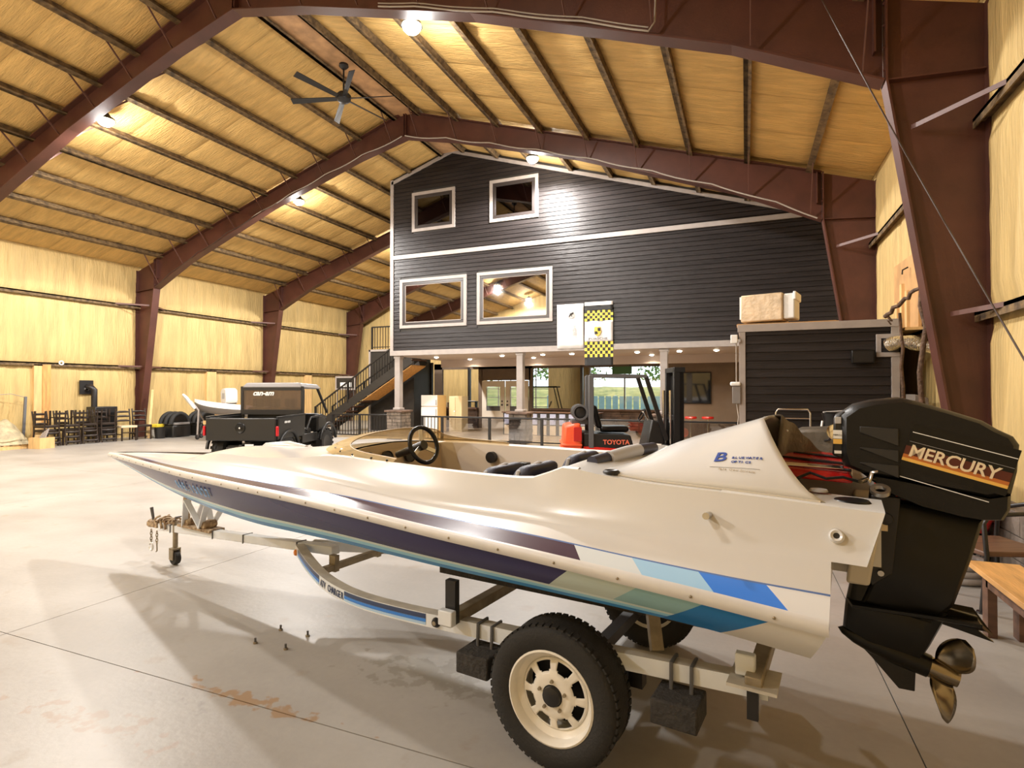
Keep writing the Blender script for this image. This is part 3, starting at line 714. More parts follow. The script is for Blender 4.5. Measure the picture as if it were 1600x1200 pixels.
# lower transom
x = -5.27; sec = [(x + (.09 if y == 0 else .055 if abs(y - fC(x)) < 1e-6 else 0), s * y, z) for s, y, z in ((1, 0, zK(x)), (1, fC(x), zC(x)), (1, fR(x), zR(x)), (1, fT(x), zT(x)), (1, fE(x), zE(x)), (-1, fE(x), zE(x)), (-1, fT(x), zT(x)), (-1, fR(x), zR(x)), (-1, fC(x), zC(x)))]
hull.add(sec, [tuple(range(9))], 0)
hull.build('hull', ['gel_white', 'band_low'], bt, smooth=28)
dk = MB()
for s in (1, -1):
    b1, b2, b3 = [], [], []
    XS2 = XS + [-5.32, -5.40]
    for x in XS:
        r = (x, s * fR(x), zR(x) + .012); t_ = (x, s * fT(x), zT(x)); e = (x, s * fE(x), zE(x))
        b1.append([L3(r, t_, t) for t in arc(5, 0, 1)])
        b2.append([L3(t_, e, t) for t in arc(4, 0, 1)])
    for x in XS2:
        xt = x if x > -5.28 else x
        e = (max(xt, -5.37), s * fE(max(x, -5.3)), zE(x)); g = (x - (.025 if x < -5.38 else 0), s * fG(max(x, -5.3)), zG(x))
        pr = []
        for t in arc(9, 0, 1):
            q = t - .16 * math.sin(2 * PI * t) * .5      # fillet out of the side deck, round over at the top
            yy = e[1] + (g[1] - e[1]) * (t ** .8); zz = e[2] + (g[2] - e[2]) * (t ** 1.25 if t < .85 else t ** 1.25)
            pr.append((e[0] + (g[0] - e[0]) * t, yy, zz))
        b3.append(pr)
    dk.grid(b1, 1, uvf=lambda i, j: (XS[i], j / 4)); dk.grid(b2, 0); dk.grid(b3, 0)
    # foredeck crown
    b4 = []
    for x in [q for q in XS if q > -2.66]:
        g = (x, s * fG(x), zG(x)); b4.append([(x, g[1] * (1 - t), g[2] + (zD(x) - g[2]) * math.sin(t * PI / 2)) for t in arc(7, 0, 1)])
    dk.grid(b4, 0)
    # coaming lip and inner wall of the cockpit
    b5 = []
    for x in [q for q in XS if -4.32 < q < -2.5]:
        y, z = fG(x), zG(x); b5.append([(x, s * y, z), (x, s * (y - .02), z + .006), (x, s * (y - .05), z - .004), (x, s * (y - .07), z - .10), (x, s * min(.5, y - .07), .80)])
    dk.grid(b5, 2)
    # gunwale top over the splash well, and well wall
    b6 = []
    for x in [q for q in XS2 if q < -4.86]:
        y, z = fG(max(x, -5.3)), zG(x); xx = x - (.025 if x < -5.38 else 0)
        b6.append([(xx, s * y, z), (xx, s * (y - .02), z + .004), (xx, s * (y - .26), z + .002), (xx, s * (y - .28), z - .02), (xx, s * (y - .30), .93)])
    dk.grid(b6, 0)
    dk.add([(-5.37, s * fE(-5.3), zE(-5.4)), (-5.425, s * .62, zG(-5.4)), (-5.425, s * .34, zG(-5.4)), (-5.37, s * .34, zE(-5.4) - .02)], [(0, 1, 2, 3)], 0)
    dk.add([(-5.27, s * .72, zE(-5.27)), (-5.37, s * .72, zE(-5.4)), (-5.37, 0, zE(-5.4) - .02), (-5.27, 0, zE(-5.27))], [(0, 1, 2, 3)], 0)
dk.build('deck', ['gel_white', 'band_high', 'cockpit_white'], bt, smooth=32)
# aft deck, splash well, motor board
m = MB(); rows = []
for x in [q for q in XS if -4.95 < q < -4.22]:
    z = zG(x); y = fG(x); rows.append([(x, y * t, z + .012 * (1 - t * t)) for t in arc(7, -1, 1)])
m.grid(rows); m.build('aft_deck', 'gel_white', bt, smooth=40)
MB().box(-5.37, -4.93, -.34, .34, .90, .94).box(-4.95, -4.93, -.34, .34, .94, 1.2).build('splash_well', 'gel_white2', bt)
MB().hexa([(-5.385, -.30, .88), (-5.31, -.30, .88), (-5.31, .42, .88), (-5.385, .42, .88), (-5.42, -.34, 1.12), (-5.34, -.34, 1.12), (-5.34, .42, 1.12), (-5.42, .42, 1.12)]).build('motor_board', 'gel_white2', bt, bevel=.01)
# rub rail with rivets
rr = []
for s in (1, -1):
    m = MB(); rows = []
    for x in XS[1:]:
        y, z = fR(x), zR(x) + .004; h = .02
        rows.append([(x, s * (y - .01), z - h), (x, s * (y + .006), z - h), (x, s * (y + .014), z - h * .4), (x, s * (y + .014), z + h * .4), (x, s * (y + .004), z + h), (x, s * (y - .012), z + h + .003)])
    m.grid(rows); rr.append(m.build('rub_rail', 'rail_white', bt, smooth=50))
rm = MB().ball((0, 0, 0), .0055, 8, (1, .6, 1)).mesh('rivet', 'galv', 60)
for i in range(26):
    x = 1.0 - i * .245; inst('rivet', rm, rr[0], (x, fR(x) + .0155, zR(x) + .004))
# cockpit floor, carpet, bulkheads
MB().box(-4.3, -2.5, -.52, .52, .78, .80).build('cockpit_floor', 'carpet', bt)
MB().add([(-2.72, -.54, .8), (-2.72, .54, .8), (-2.66, .5, 1.2), (-2.66, .25, 1.235), (-2.66, 0, 1.245), (-2.66, -.25, 1.235), (-2.66, -.5, 1.2)], [tuple(range(7))]).build('dashboard', 'cream', bt, solid=.02)
MB().box(-4.32, -4.28, -.58, .58, .8, 1.23).build('rear_bulkhead', 'cockpit_white', bt)
for (y, z, r) in ((.36, 1.16, .034), (.27, 1.172, .034), (.10, 1.15, .05), (-.12, 1.15, .05), (.19, 1.08, .03)):
    g = MB().lathe([(r * .86, .004), (r, .012), (r, -.01)], (-2.70, y, z), (-1, 0, .14), 20).build('gauge', 'black_metal', bt, smooth=40)
    MB().lathe([(0, .006), (r * .86, .005)], (-2.70, y, z), (-1, 0, .14), 20).build('gauge_face', 'cowl_grey', g)
# steering wheel (plane tilted towards the driver)
sw_ = bpy.data.objects.new('steering_wheel', None); COL.objects.link(sw_); sw_.parent = bt
c = Vector((-3.06, .16, 1.262)); ax = Vector((-.93, .10, .30)).normalized(); a = ax.cross(Vector((0, 0, 1))).normalized(); b = a.cross(ax)
ring = [c + (a * math.cos(t) + b * math.sin(t)) * .112 for t in arc(33, 0, 2 * PI)[:-1]]
MB().tube(ring, .0135, 8, closed=True).build('rim', 'black_satin', sw_, smooth=60)
m = MB()
for t in (PI / 2 + .0, PI * 7 / 6, PI * 11 / 6): m.beam(c - ax * .02, c + (a * math.cos(t) + b * math.sin(t)) * .108, .026, .006, up=ax)
m.build('spoke', 'alu', sw_)
MB().cyl(c - ax * .25, c + ax * .005, .022, .03, 12).build('hub', 'black_metal', sw_, smooth=40)
MB().cyl((-3.12, -.535, 1.12), (-3.12, -.50, 1.12), .04, n=20).build('speaker_grille', 'black_metal', bt, smooth=40)
MB().beam((-3.42, -.46, .98), (-3.42, -.46, 1.10), .03, .03).box(-3.46, -3.38, -.49, -.43, 1.09, 1.11).build('throttle_lever', 'black_plastic', bt, bevel=.005)
# bucket seats
def seat(x, y, top, name='seat'):
    so_ = bpy.data.objects.new(name, None); COL.objects.link(so_); so_.parent = bt; so_.location = (x, y, .80)
    h = top - .80
    MB().box(0, .42, -.2, .2, .0, .16).build('cushion', 'vinyl_blue', so_, bevel=.05, seg=4)
    MB().hexa([(-.02, -.2, .1), (.12, -.2, .1), (.12, .2, .1), (-.02, .2, .1), (-.14, -.17, h), (-.04, -.17, h), (-.04, .17, h), (-.14, .17, h)]).build('backrest', 'vinyl_blue', so_, bevel=.045, seg=4)
    MB().tube([(-.03, -.18, h * .6), (-.06, -.17, h - .03), (-.085, 0, h + .0), (-.06, .17, h - .03), (-.03, .18, h * .6)], .012, 6).build('piping', 'print_grey', so_, smooth=60)
seat(-3.86, .30, 1.225); seat(-3.86, -.28, 1.225); seat(-3.52, .08, 1.17)
MB().box(-4.28, -4.16, -.55, .5, .95, 1.245).build('seat_bench_back', 'vinyl_blue', bt, bevel=.04, seg=4)
# padded grab roll on the aft deck
MB().tube([(-4.30, .44, 1.265), (-4.36, .12, 1.285), (-4.40, -.18, 1.285)], [.030, .032, .03], 14).build('grab_roll', 'vinyl_blue', bt, smooth=60)
MB().tube([(-4.335, .32, 1.275), (-4.36, .12, 1.286), (-4.375, 0, 1.287)], .0335, 14).build('roll_sleeve', 'print_grey', bt, smooth=60)
MB().lathe([(.0, .003), (.02, .004), (.028, .008), (.036, .002), (.036, -.01)], (-4.45, .585, 1.252), (0, 0, 1), 20).build('fuel_cap', 'black_metal', bt, smooth=50)
# tail fairing
fr = MB()
zr = crv([-5.02, -4.9, -4.78, -4.66, -4.54, -4.42, -4.36], [1.478, 1.437, 1.398, 1.36, 1.31, 1.245, 1.225])
for s in (1, -1):
    rows = []
    for i in range(26):
        u = i / 25; r = []
        for j in range(13):
            t = j / 12
            xt = -5.25 + .245 * (t ** .62)
            xf = -4.42 + .06 * t
            x = xf + (xt - xf) * u
            rz = zr(x); bz = zG(x) + .004
            y = .585 - .045 * (1 - u) * 0 - (.585 - .10) * (t ** 1.45) * (1 - .18 * u)
            z = bz + (rz - bz) * (t ** .92)
            r.append((x, s * y, z))
        r.append((x, 0, z + .004))
        rows.append(r)
    fr.grid(rows)
fr.build('tail_fairing', 'gel_white', bt, smooth=40, solid=.012)
for s in (1, -1): MB().tube([(x, s * .592, zG(x) + .004) for x in arc(12, -4.44, -5.235)], .006, 6).build('fairing_seam', 'gel_white2', bt, smooth=60)
# sponsor lettering on the fairing, each letter laid on the curved face
def fair_pt(x, t):
    u = (x + 4.42) / (-5.25 + .245 * t ** .62 + 4.42); rz = zr(x); bz = zG(x) + .004
    return Vector((x, .585 - .485 * (t ** 1.45) * (1 - .18 * u), bz + (rz - bz) * t ** .92))
def fair_text(word, x0, x1, t0, t1, size, m, nm='lettering', shear=0.0, bold=0.0, sx=1.0):
    for i, ch in enumerate(word):
        if ch == ' ': continue
        f = i / max(1, len(word) - 1); x = x0 + (x1 - x0) * f; t = t0 + (t1 - t0) * f
        p = fair_pt(x, t); d = fair_pt(x - .02, t + (t1 - t0) * .02 / max(.02, abs(x1 - x0))) - p; up2 = fair_pt(x, t + .06) - p
        n_ = d.cross(up2).normalized(); n_ = n_ if n_.y > 0 else -n_
        text(nm, ch, size, m, bt, p + n_ * .009, d, up2, extrude=.0006, shear=shear, bold=bold, sx=sx)
fair_text('BLUEWATER', -4.918, -5.022, .415, .385, .0185, 'logo_blue', bold=.0003)
fair_text('OPTICS', -4.918, -4.985, .355, .335, .0185, 'logo_blue', bold=.0003)
fair_text('Race Crew Systems', -4.875, -5.005, .255, .215, .0145, 'print_faint', shear=.3)
fair_text('B', -4.846, -4.846, .385, .385, .096, 'logo_blue', 'logo', shear=.1, bold=.0015, sx=.95)
MB().tube([fair_pt(x, .315 - .045 * (x + 4.84) / -.19) + Vector((0, .008, .004)) for x in arc(10, -4.84, -5.03)], .0012, 5).build('underline', 'print_grey', bt)
# splash well fittings
MB().lathe([(0, .004), (.055, .004), (.062, -.004)], (-5.33, .47, 1.198), (0, 0, 1), 24).build('deck_plate', 'black_satin', bt, smooth=40)
MB().lathe([(0, .004), (.03, .004), (.034, -.004)], (-5.22, .38, 1.213), (0, 0, 1), 20).build('deck_plate', 'print_grey', bt, smooth=40)
for (x, t, nm) in ((-4.87, .55, 'drain_fitting'), (-5.285, .5, 'vent_fitting')):
    yy = fE(x) + (fG(x) - fE(x)) * .6 + .012; zz = zE(x) + (zG(x) - zE(x)) * t ** 1.1
    if nm == 'drain_fitting': MB().cyl((x, yy - .03, zz), (x, yy + .04, zz + .008), .013, n=14).build(nm, 'alu', bt, smooth=40)
    else:
        v_ = MB().lathe([(.010, .008), (.018, .014), (.024, .006), (.025, -.02)], (x, yy, zz), (0, 1, .35), 18).build(nm, 'gel_white', bt, smooth=50)
        MB().lathe([(0, .006), (.011, .007)], (x, yy, zz), (0, 1, .35), 12).build('vent_hole', 'black_metal', v_)
# smoked windshield
m = MB(); rows = []
WQ = [0, .3, .5, .65, .8, 1.0]
wbx, wby, wbz = crv(WQ, [-2.33, -2.36, -2.46, -2.62, -2.85, -3.22]), crv(WQ, [0, .22, .40, .50, .565, .605]), crv(WQ, [1.25, 1.243, 1.228, 1.217, 1.211, 1.206])
wtb, wtu, wti = crv(WQ, [.42, .38, .28, .12, .03, .0]), crv(WQ, [.095, .092, .082, .056, .036, .022]), crv(WQ, [0, .0, .02, .04, .04, .03])
def wbase(q): s_ = 1 if q >= 0 else -1; a_ = abs(q); return Vector((wbx(a_), s_ * wby(a_), wbz(a_)))
def wtop(q): s_ = 1 if q >= 0 else -1; a_ = abs(q); return Vector((wbx(a_) - wtb(a_), s_ * (wby(a_) - wti(a_)), wbz(a_) + wtu(a_)))
for q in arc(41, -.999, .999):
    b_, t_ = wbase(q), wtop(q); mid = (b_ + t_) / 2 + Vector((0, .006 * math.sin(q * PI / 2), .018 * math.cos(q * PI / 2)))
    rows.append([b_, b_ * .5 + mid * .5 + Vector((0, 0, .004)), mid, mid * .5 + t_ * .5 + Vector((0, 0, .003)), t_])
m.grid(rows); ws = m.build('windshield', 'windshield', bt, smooth=60)
MB().tube([wtop(q) for q in arc(41, -.999, .999)], .004, 6).build('windshield_edge', 'cream', ws, smooth=60)
sm = MB().ball((0, 0, 0), .007, 8).mesh('screw', 'black_metal', 60)
for q in (.97, .9, .8, .7, .6, .5): inst('screw', sm, ws, wbase(q).lerp(wtop(q), .35) + Vector((0, .006, .004)))
# registration on the bow
def side_pt(x, v): 
    c_ = Vector((x, fC(x), zC(x))); r_ = Vector((x, fR(x), zR(x))); p = c_.lerp(r_, v); p.y += .02 * math.sin(v * PI) * min(1, fR(x) * 2); return p
for i, ch in enumerate('06E.15027'):
    x = -1.02 - i * .074; p = side_pt(x, .52); d = side_pt(x - .05, .52) - p; up2 = side_pt(x, .8) - side_pt(x, .3)
    n_ = d.cross(up2).normalized(); n_ = n_ if n_.y > 0 else -n_
    text('registration_mark', ch, .095, 'reg_blue', bt, p + n_ * .008, d, up2, bold=.0015, sx=.9)
# raised ventilator on the far side of the foredeck
MB().tube([(-.95, -.17, 1.085), (-1.05, -.18, 1.115), (-1.3, -.2, 1.135), (-1.5, -.22, 1.13)], [.01, .04, .045, .02], 10).build('deck_vent', 'gel_white', bt, smooth=60)

# ================================================================== THINGS LYING IN THE SPLASH WELL
def world(l): 
    ca, sa = math.cos(BOAT_RZ), math.sin(BOAT_RZ); return (BOAT_LOC[0] + ca * l[0] - sa * l[1], BOAT_LOC[1] + sa * l[0] + ca * l[1], l[2])
# ================================================================== OUTBOARD MOTOR
ob = thing('outboard_motor', 'black outboard motor with cream lettering clamped to the boat stern', 'outboard motor', BOAT_LOC, BOAT_RZ)
def inflate(poly, half, ins=((1.0, .10), (.9, .035), (.72, .008), (.0, 0.0)), name=None):
    """side profile (x,z) swelled across y with rounded shoulders"""
    m = MB(); cx = sum(p[0] for p in poly) / len(poly); cz = sum(p[1] for p in poly) / len(poly)
    ys = [(f * half, k) for f, k in ins] + [(-f * half, k) for f, k in reversed(ins)]
    rows = []
    for y, k in ys:
        rows.append([(px + (cx - px) * k, y, pz + (cz - pz) * k) for px, pz in poly])
    m.grid(rows, closed=True)
    n = len(poly); m.add(rows[0], [tuple(range(n))]); m.add(rows[-1], [tuple(range(n))])
    return m
cow = [(-5.285, 1.50), (-5.335, 1.541), (-5.40, 1.560), (-5.50, 1.572), (-5.56, 1.556), (-5.66, 1.522), (-5.755, 1.487), (-5.80, 1.455), (-5.845, 1.43), (-5.862, 1.40), (-5.855, 1.30), (-5.838, 1.215), (-5.78, 1.197), (-5.62, 1.222), (-5.50, 1.246), (-5.45, 1.250), (-5.36, 1.262), (-5.30, 1.285), (-5.285, 1.34)]
inflate(cow, .185).build('cowl', 'cowl', ob, smooth=38, bevel=.0)
tray = [(-5.36, 1.262), (-5.45, 1.252), (-5.62, 1.224), (-5.78, 1.199), (-5.838, 1.215), (-5.835, 1.16), (-5.815, 1.118), (-5.76, 1.112), (-5.69, 1.118), (-5.56, 1.145), (-5.45, 1.19)]
inflate(tray, .17).build('lower_cowl', 'cowl', ob, smooth=38)
# fluted grey side panels and front air box
for s in (1, -1):
    for k, (z0, z1) in enumerate(((1.40, 1.47), (1.335, 1.385), (1.275, 1.325))):
        MB().hexa([(-5.49, s * .178, z0 - .02), (-5.36, s * .184, z0 + .025), (-5.36, s * .19, z0 + .03), (-5.49, s * .196, z0 - .02), (-5.49, s * .178, z1 - .02), (-5.36, s * .184, z1 - .015), (-5.36, s * .19, z1 - .015), (-5.49, s * .196, z1 - .02)]).build('side_flute', 'cowl_grey', ob, bevel=.006)
ab = MB().hexa([(-5.262, -.11, 1.33), (-5.30, -.11, 1.315), (-5.30, .165, 1.315), (-5.262, .165, 1.33), (-5.268, -.11, 1.49), (-5.31, -.11, 1.515), (-5.31, .165, 1.515), (-5.268, .165, 1.49)]).build('air_box', 'black_plastic', ob, bevel=.008)
MB().box(-5.298, -5.266, .166, .171, 1.40, 1.435).build('label_plate', 'letter_white', ab)
MB().box(-5.298, -5.266, .166, .171, 1.378, 1.398).build('label_stripe', 'decal_gold', ab)
MB().box(-5.296, -5.270, .166, .171, 1.338, 1.35).build('label_plate', 'letter_white', ab)
text('lettering', 'MERCURY', .0095, 'print_dark', ab, (-5.266, .1715, 1.412), (-1, 0, 0), (0, 0, 1), extrude=.0004)
MB().box(-5.296, -5.272, .166, .171, 1.462, 1.49).build('emblem_plate', 'print_grey', ab, bevel=.002)
# name panel
sl = -math.tan(rad(15.5)); U_ = Vector((-1, 0, sl)).normalized(); V_ = Vector((-sl * -1, 0, 1)).normalized(); V_ = Vector((U_.z, 0, -U_.x)).normalized()
O0 = Vector((-5.523, .1865, 1.372))
def strip(a, v0, v1, b, mt, name, off=.0):
    p = O0 + Vector((0, off, 0))
    q = [p + U_ * a + V_ * v0, p + U_ * b + V_ * v0, p + U_ * b + V_ * v1, p + U_ * a + V_ * v1]
    MB().hexa([tuple(x) for x in q] + [tuple(x + Vector((0, .0012, 0))) for x in q]).build(name, mt, ob)
strip(-.01, -.075, .10, .318, 'black_satin', 'name_panel')
strip(-.012, -.048, -.036, .316, 'decal_gold', 'gold_stripe', .0014)
strip(-.012, -.036, -.022, .316, 'decal_orange', 'orange_stripe', .0014)
strip(-.012, -.022, .012, .316, 'decal_red', 'red_stripe', .0014)
strip(-.005, .066, .069, .316, 'letter_white', 'pin_stripe', .0014)
strip(.0, -.114, -.111, .28, 'letter_white', 'pin_stripe', .0014)
strip(-.005, .030, .031, .316, 'print_grey', 'pin_stripe', .0014)
text('lettering', 'MERCURY', .066, 'letter_cream', ob, O0 + U_ * .002 + V_ * -.026 + Vector((0, .003, 0)), U_, V_, extrude=.0012, bold=.0012, shear=.05, sx=.95, space=.98)
# mid section, clamp bracket, lower unit
leg = [(-5.47, 1.15), (-5.775, 1.115), (-5.735, .95), (-5.675, .745), (-5.60, .66), (-5.36, .70), (-5.42, .86), (-5.455, 1.0)]
inflate(leg, .085, ((1, .12), (.85, .04), (.5, 0), (0, 0))).build('mid_section', 'black_satin', ob, smooth=38)
MB().prism([(-5.40, 1.17), (-5.50, 1.17), (-5.47, .86), (-5.40, .80), (-5.375, .86)], -.13, -.10).prism([(-5.40, 1.17), (-5.50, 1.17), (-5.47, .86), (-5.40, .80), (-5.375, .86)], .10, .13).cyl((-5.45, -.14, 1.08), (-5.45, .14, 1.08), .025).build('clamp_bracket', 'black_metal', ob, bevel=.004)
MB().box(-5.455, -5.415, .131, .134, 1.03, 1.075).build('rating_plate', 'letter_cream', ob)
for p in ((-5.42, .135, .93), (-5.43, .135, .86)): MB().cyl(p, (p[0], p[1] + .012, p[2]), .012, n=8).build('bolt', 'alu', ob)
low = [(-5.34, .86), (-5.60, .70), (-5.66, .70), (-5.60, .56), (-5.57, .50), (-5.40, .52), (-5.295, .575), (-5.305, .68)]
inflate(low, .05, ((1, .2), (.8, .06), (.4, 0), (0, 0))).build('lower_unit', 'black_satin', ob, smooth=38)
MB().add([(-5.31, -.03, .70), (-5.33, -.09, .69), (-5.62, -.11, .705), (-5.755, -.10, .70), (-5.80, 0, .64), (-5.755, .10, .70), (-5.62, .11, .705), (-5.33, .09, .69), (-5.31, .03, .70)], [tuple(range(9))]).build('cavitation_plate', 'black_satin', ob, solid=.012)
MB().prism([(-5.66, .72), (-5.755, .705), (-5.757, .65), (-5.805, .615), (-5.70, .64), (-5.61, .66)], -.012, .012).build('trim_tab', 'black_satin', ob, bevel=.003)
ax = (Vector((-5.60, 0, .468)) - Vector((-5.275, 0, .56))).normalized()
MB().lathe([(0, 0), (.018, .02), (.036, .07), (.047, .14), (.05, .24), (.046, .335)], (-5.275, 0, .56), ax, 18).build('gearcase', 'black_satin', ob, smooth=50)
MB().prism([(-5.36, .50), (-5.40, .46), (-5.495, .352), (-5.55, .354), (-5.555, .47), (-5.50, .50)], -.006, .006).build('skeg', 'black_plastic', ob, bevel=.003)
pc = Vector((-5.275, 0, .56)) + ax * .335
pr = bpy.data.objects.new('propeller', None); COL.objects.link(pr); pr.parent = ob
MB().lathe([(.042, 0), (.040, .05), (.034, .10), (.0, .10)], pc, ax, 18).build('hub', 'prop_steel', pr, smooth=50)
a_ = ax.cross(Vector((0, 1, 0))).normalized(); b_ = ax.cross(a_).normalized()
for k, th in enumerate((rad(200), rad(320), rad(80))):
    rows = []
    for i in range(10):
        r = .035 + .145 * i / 9; wd = .95 * math.sin(PI * (.22 + .74 * i / 9)) ** .7
        row = []
        for j in range(8):
            q = (j / 7 - .5) * wd; ang = th + q * .9
            row.append(pc + (a_ * math.cos(ang) + b_ * math.sin(ang)) * r + ax * (.05 + q * .11 + .03 * i / 9))
        rows.append(row)
    MB().grid(rows).build('blade', 'prop_steel', pr, smooth=70, solid=.005)
# steering linkage at the clamp
MB().tube([(-5.36, .25, 1.24), (-5.40, .20, 1.25), (-5.43, .10, 1.22), (-5.45, .0, 1.2)], .010, 8).tube([(-5.39, .22, 1.235), (-5.40, .22, 1.275), (-5.42, .22, 1.28)], .008, 6).build('steering_link', 'chrome', ob, smooth=60)
MB().lathe([(.02, .008), (.034, .008), (.034, -.008), (.02, -.008), (.02, .008)], (-5.425, .28, 1.215), (0, .5, .9), 20).build('link_eye', 'alu', ob, smooth=40)

# ================================================================== TRAILER
tr = thing('boat_trailer', 'white boat trailer with blue striped curved rails under the speedboat', 'trailer', BOAT_LOC, BOAT_RZ)
def ztop(x): return .362 + (-.13 - x) * .0505 - (0.0)      # nose-down pitch
tg = bpy.data.objects.new('tongue', None); COL.objects.link(tg); tg.parent = tr
MB().beam((.27, 0, ztop(.2) - .032), (-2.1, 0, ztop(-2.1) - .03), .075, .064).build('beam', 'trailer_white', tg, bevel=.006)
for x in (.05, -.62, -1.05, -1.72): MB().beam((x, -.042, ztop(x) - .066), (x, -.042, ztop(x) + .004), .008, .006).beam((x, .042, ztop(x) - .066), (x, .042, ztop(x) + .004), .008, .006).beam((x, -.045, ztop(x) + .004), (x, .045, ztop(x) + .004), .008, .006).build('strap', 'steel_grey', tg)
for x in (.12, .19): MB().tube([(x, -.05, .31), (x + .01, -.05, .385), (x + .01, .05, .388), (x - .01, .05, .31)], .012, 6).build('rope_turn', 'rust', tg, smooth=60)
rp = []
for t in arc(60, 0, 1):
    rp.append((.30 - .32 * t, .06 * math.sin(t * 40), .385 + .022 * math.cos(t * 52)))
MB().tube(rp, .010, 6).build('tie_rope', 'rust', tg, smooth=60)
cp = MB().beam((.30, 0, .325), (.46, 0, .325), .07, .06).ball((.46, 0, .32), .042, 10).build('coupler', 'rust', tr, bevel=.006)
MB().cyl((.42, 0, .35), (.46, 0, .47), .012, .016, 8).build('latch_lever', 'steel_grey', cp)
for k, (x, y) in enumerate(((.36, .05), (.24, .06))):
    ch = bpy.data.objects.new('safety_chain', None); COL.objects.link(ch); ch.parent = tr
    for i in range(5):
        c = Vector((x, y, .27 - i * .024)); ang = (i % 2) * PI / 2
        MB().tube([c + Vector((math.cos(t) * .010 * math.cos(ang), math.cos(t) * .010 * math.sin(ang), math.sin(t) * .018)) for t in arc(9, 0, 2 * PI)[:-1]], .0035, 5, closed=True).build('link', 'galv', ch, smooth=60)
    if k == 0: MB().tube([Vector((x + .03 * math.cos(t), y, .12 + .036 * math.sin(t))) for t in arc(13, .3, 2 * PI - .2)], .009, 6).build('hook', 'letter_white', ch, smooth=60)
    else: MB().tube([(x, y, .16), (x - .005, y, .10), (x + .012, y, .09)], .006, 6).build('hook', 'galv', ch, smooth=60)
def zrl(x): return crv([-5.06, -3.38, -2.6, -1.78], [.518, .440, .424, .446])(x)
# tongue jack
jk = bpy.data.objects.new('jack', None); COL.objects.link(jk); jk.parent = tr
MB().cyl((0, .02, .16), (0, .02, .40), .022, n=14).cyl((0, .02, .12), (0, .02, .2), .016, n=12).build('post', 'galv', jk, smooth=40)
MB().cyl((-.01, 0, .065), (-.01, .05, .065), .062, n=24).build('wheel', 'black_rubber', jk, smooth=40, bevel=.008)
MB().box(-.035, .03, -.012, -.004, .05, .15).box(-.035, .03, .054, .062, .05, .15).box(-.035, .03, -.012, .062, .142, .155).build('fork', 'galv', jk)
MB().tube([(0, .02, .40), (0, .02, .43), (0, -.1, .43), (0, -.1, .40)], .008, 6).build('crank', 'steel_grey', jk, smooth=60)
# bow stand
bs = bpy.data.objects.new('bow_stand', None); COL.objects.link(bs); bs.parent = tr
MB().box(-.62, -.12, -.07, .07, ztop(-.4) - .002, ztop(-.4) + .02).build('foot_plate', 'rust', bs)
for s in (1, -1):
    for (x0, x1) in ((-.20, -.30), (-.46, -.30), (-.46, -.62)):
        MB().beam((x0 - .0, s * .05, ztop(x0) + .02), (x1, s * .09, .635), .012, .05, up=(0, 1, 0)).build('brace', 'trailer_white', bs)
MB().beam((-.13, 0, ztop(-.1)), (-.16, 0, .66), .05, .05).build('winch_post', 'rust', bs, bevel=.004)
for x in (-.24, -.5): MB().lathe([(0, .06), (.03, .06), (.045, 0), (.03, -.06), (0, -.06)], (x, 0, ztop(x) + .045), (0, 1, 0), 12).build('keel_roller', 'rust', bs, smooth=40)
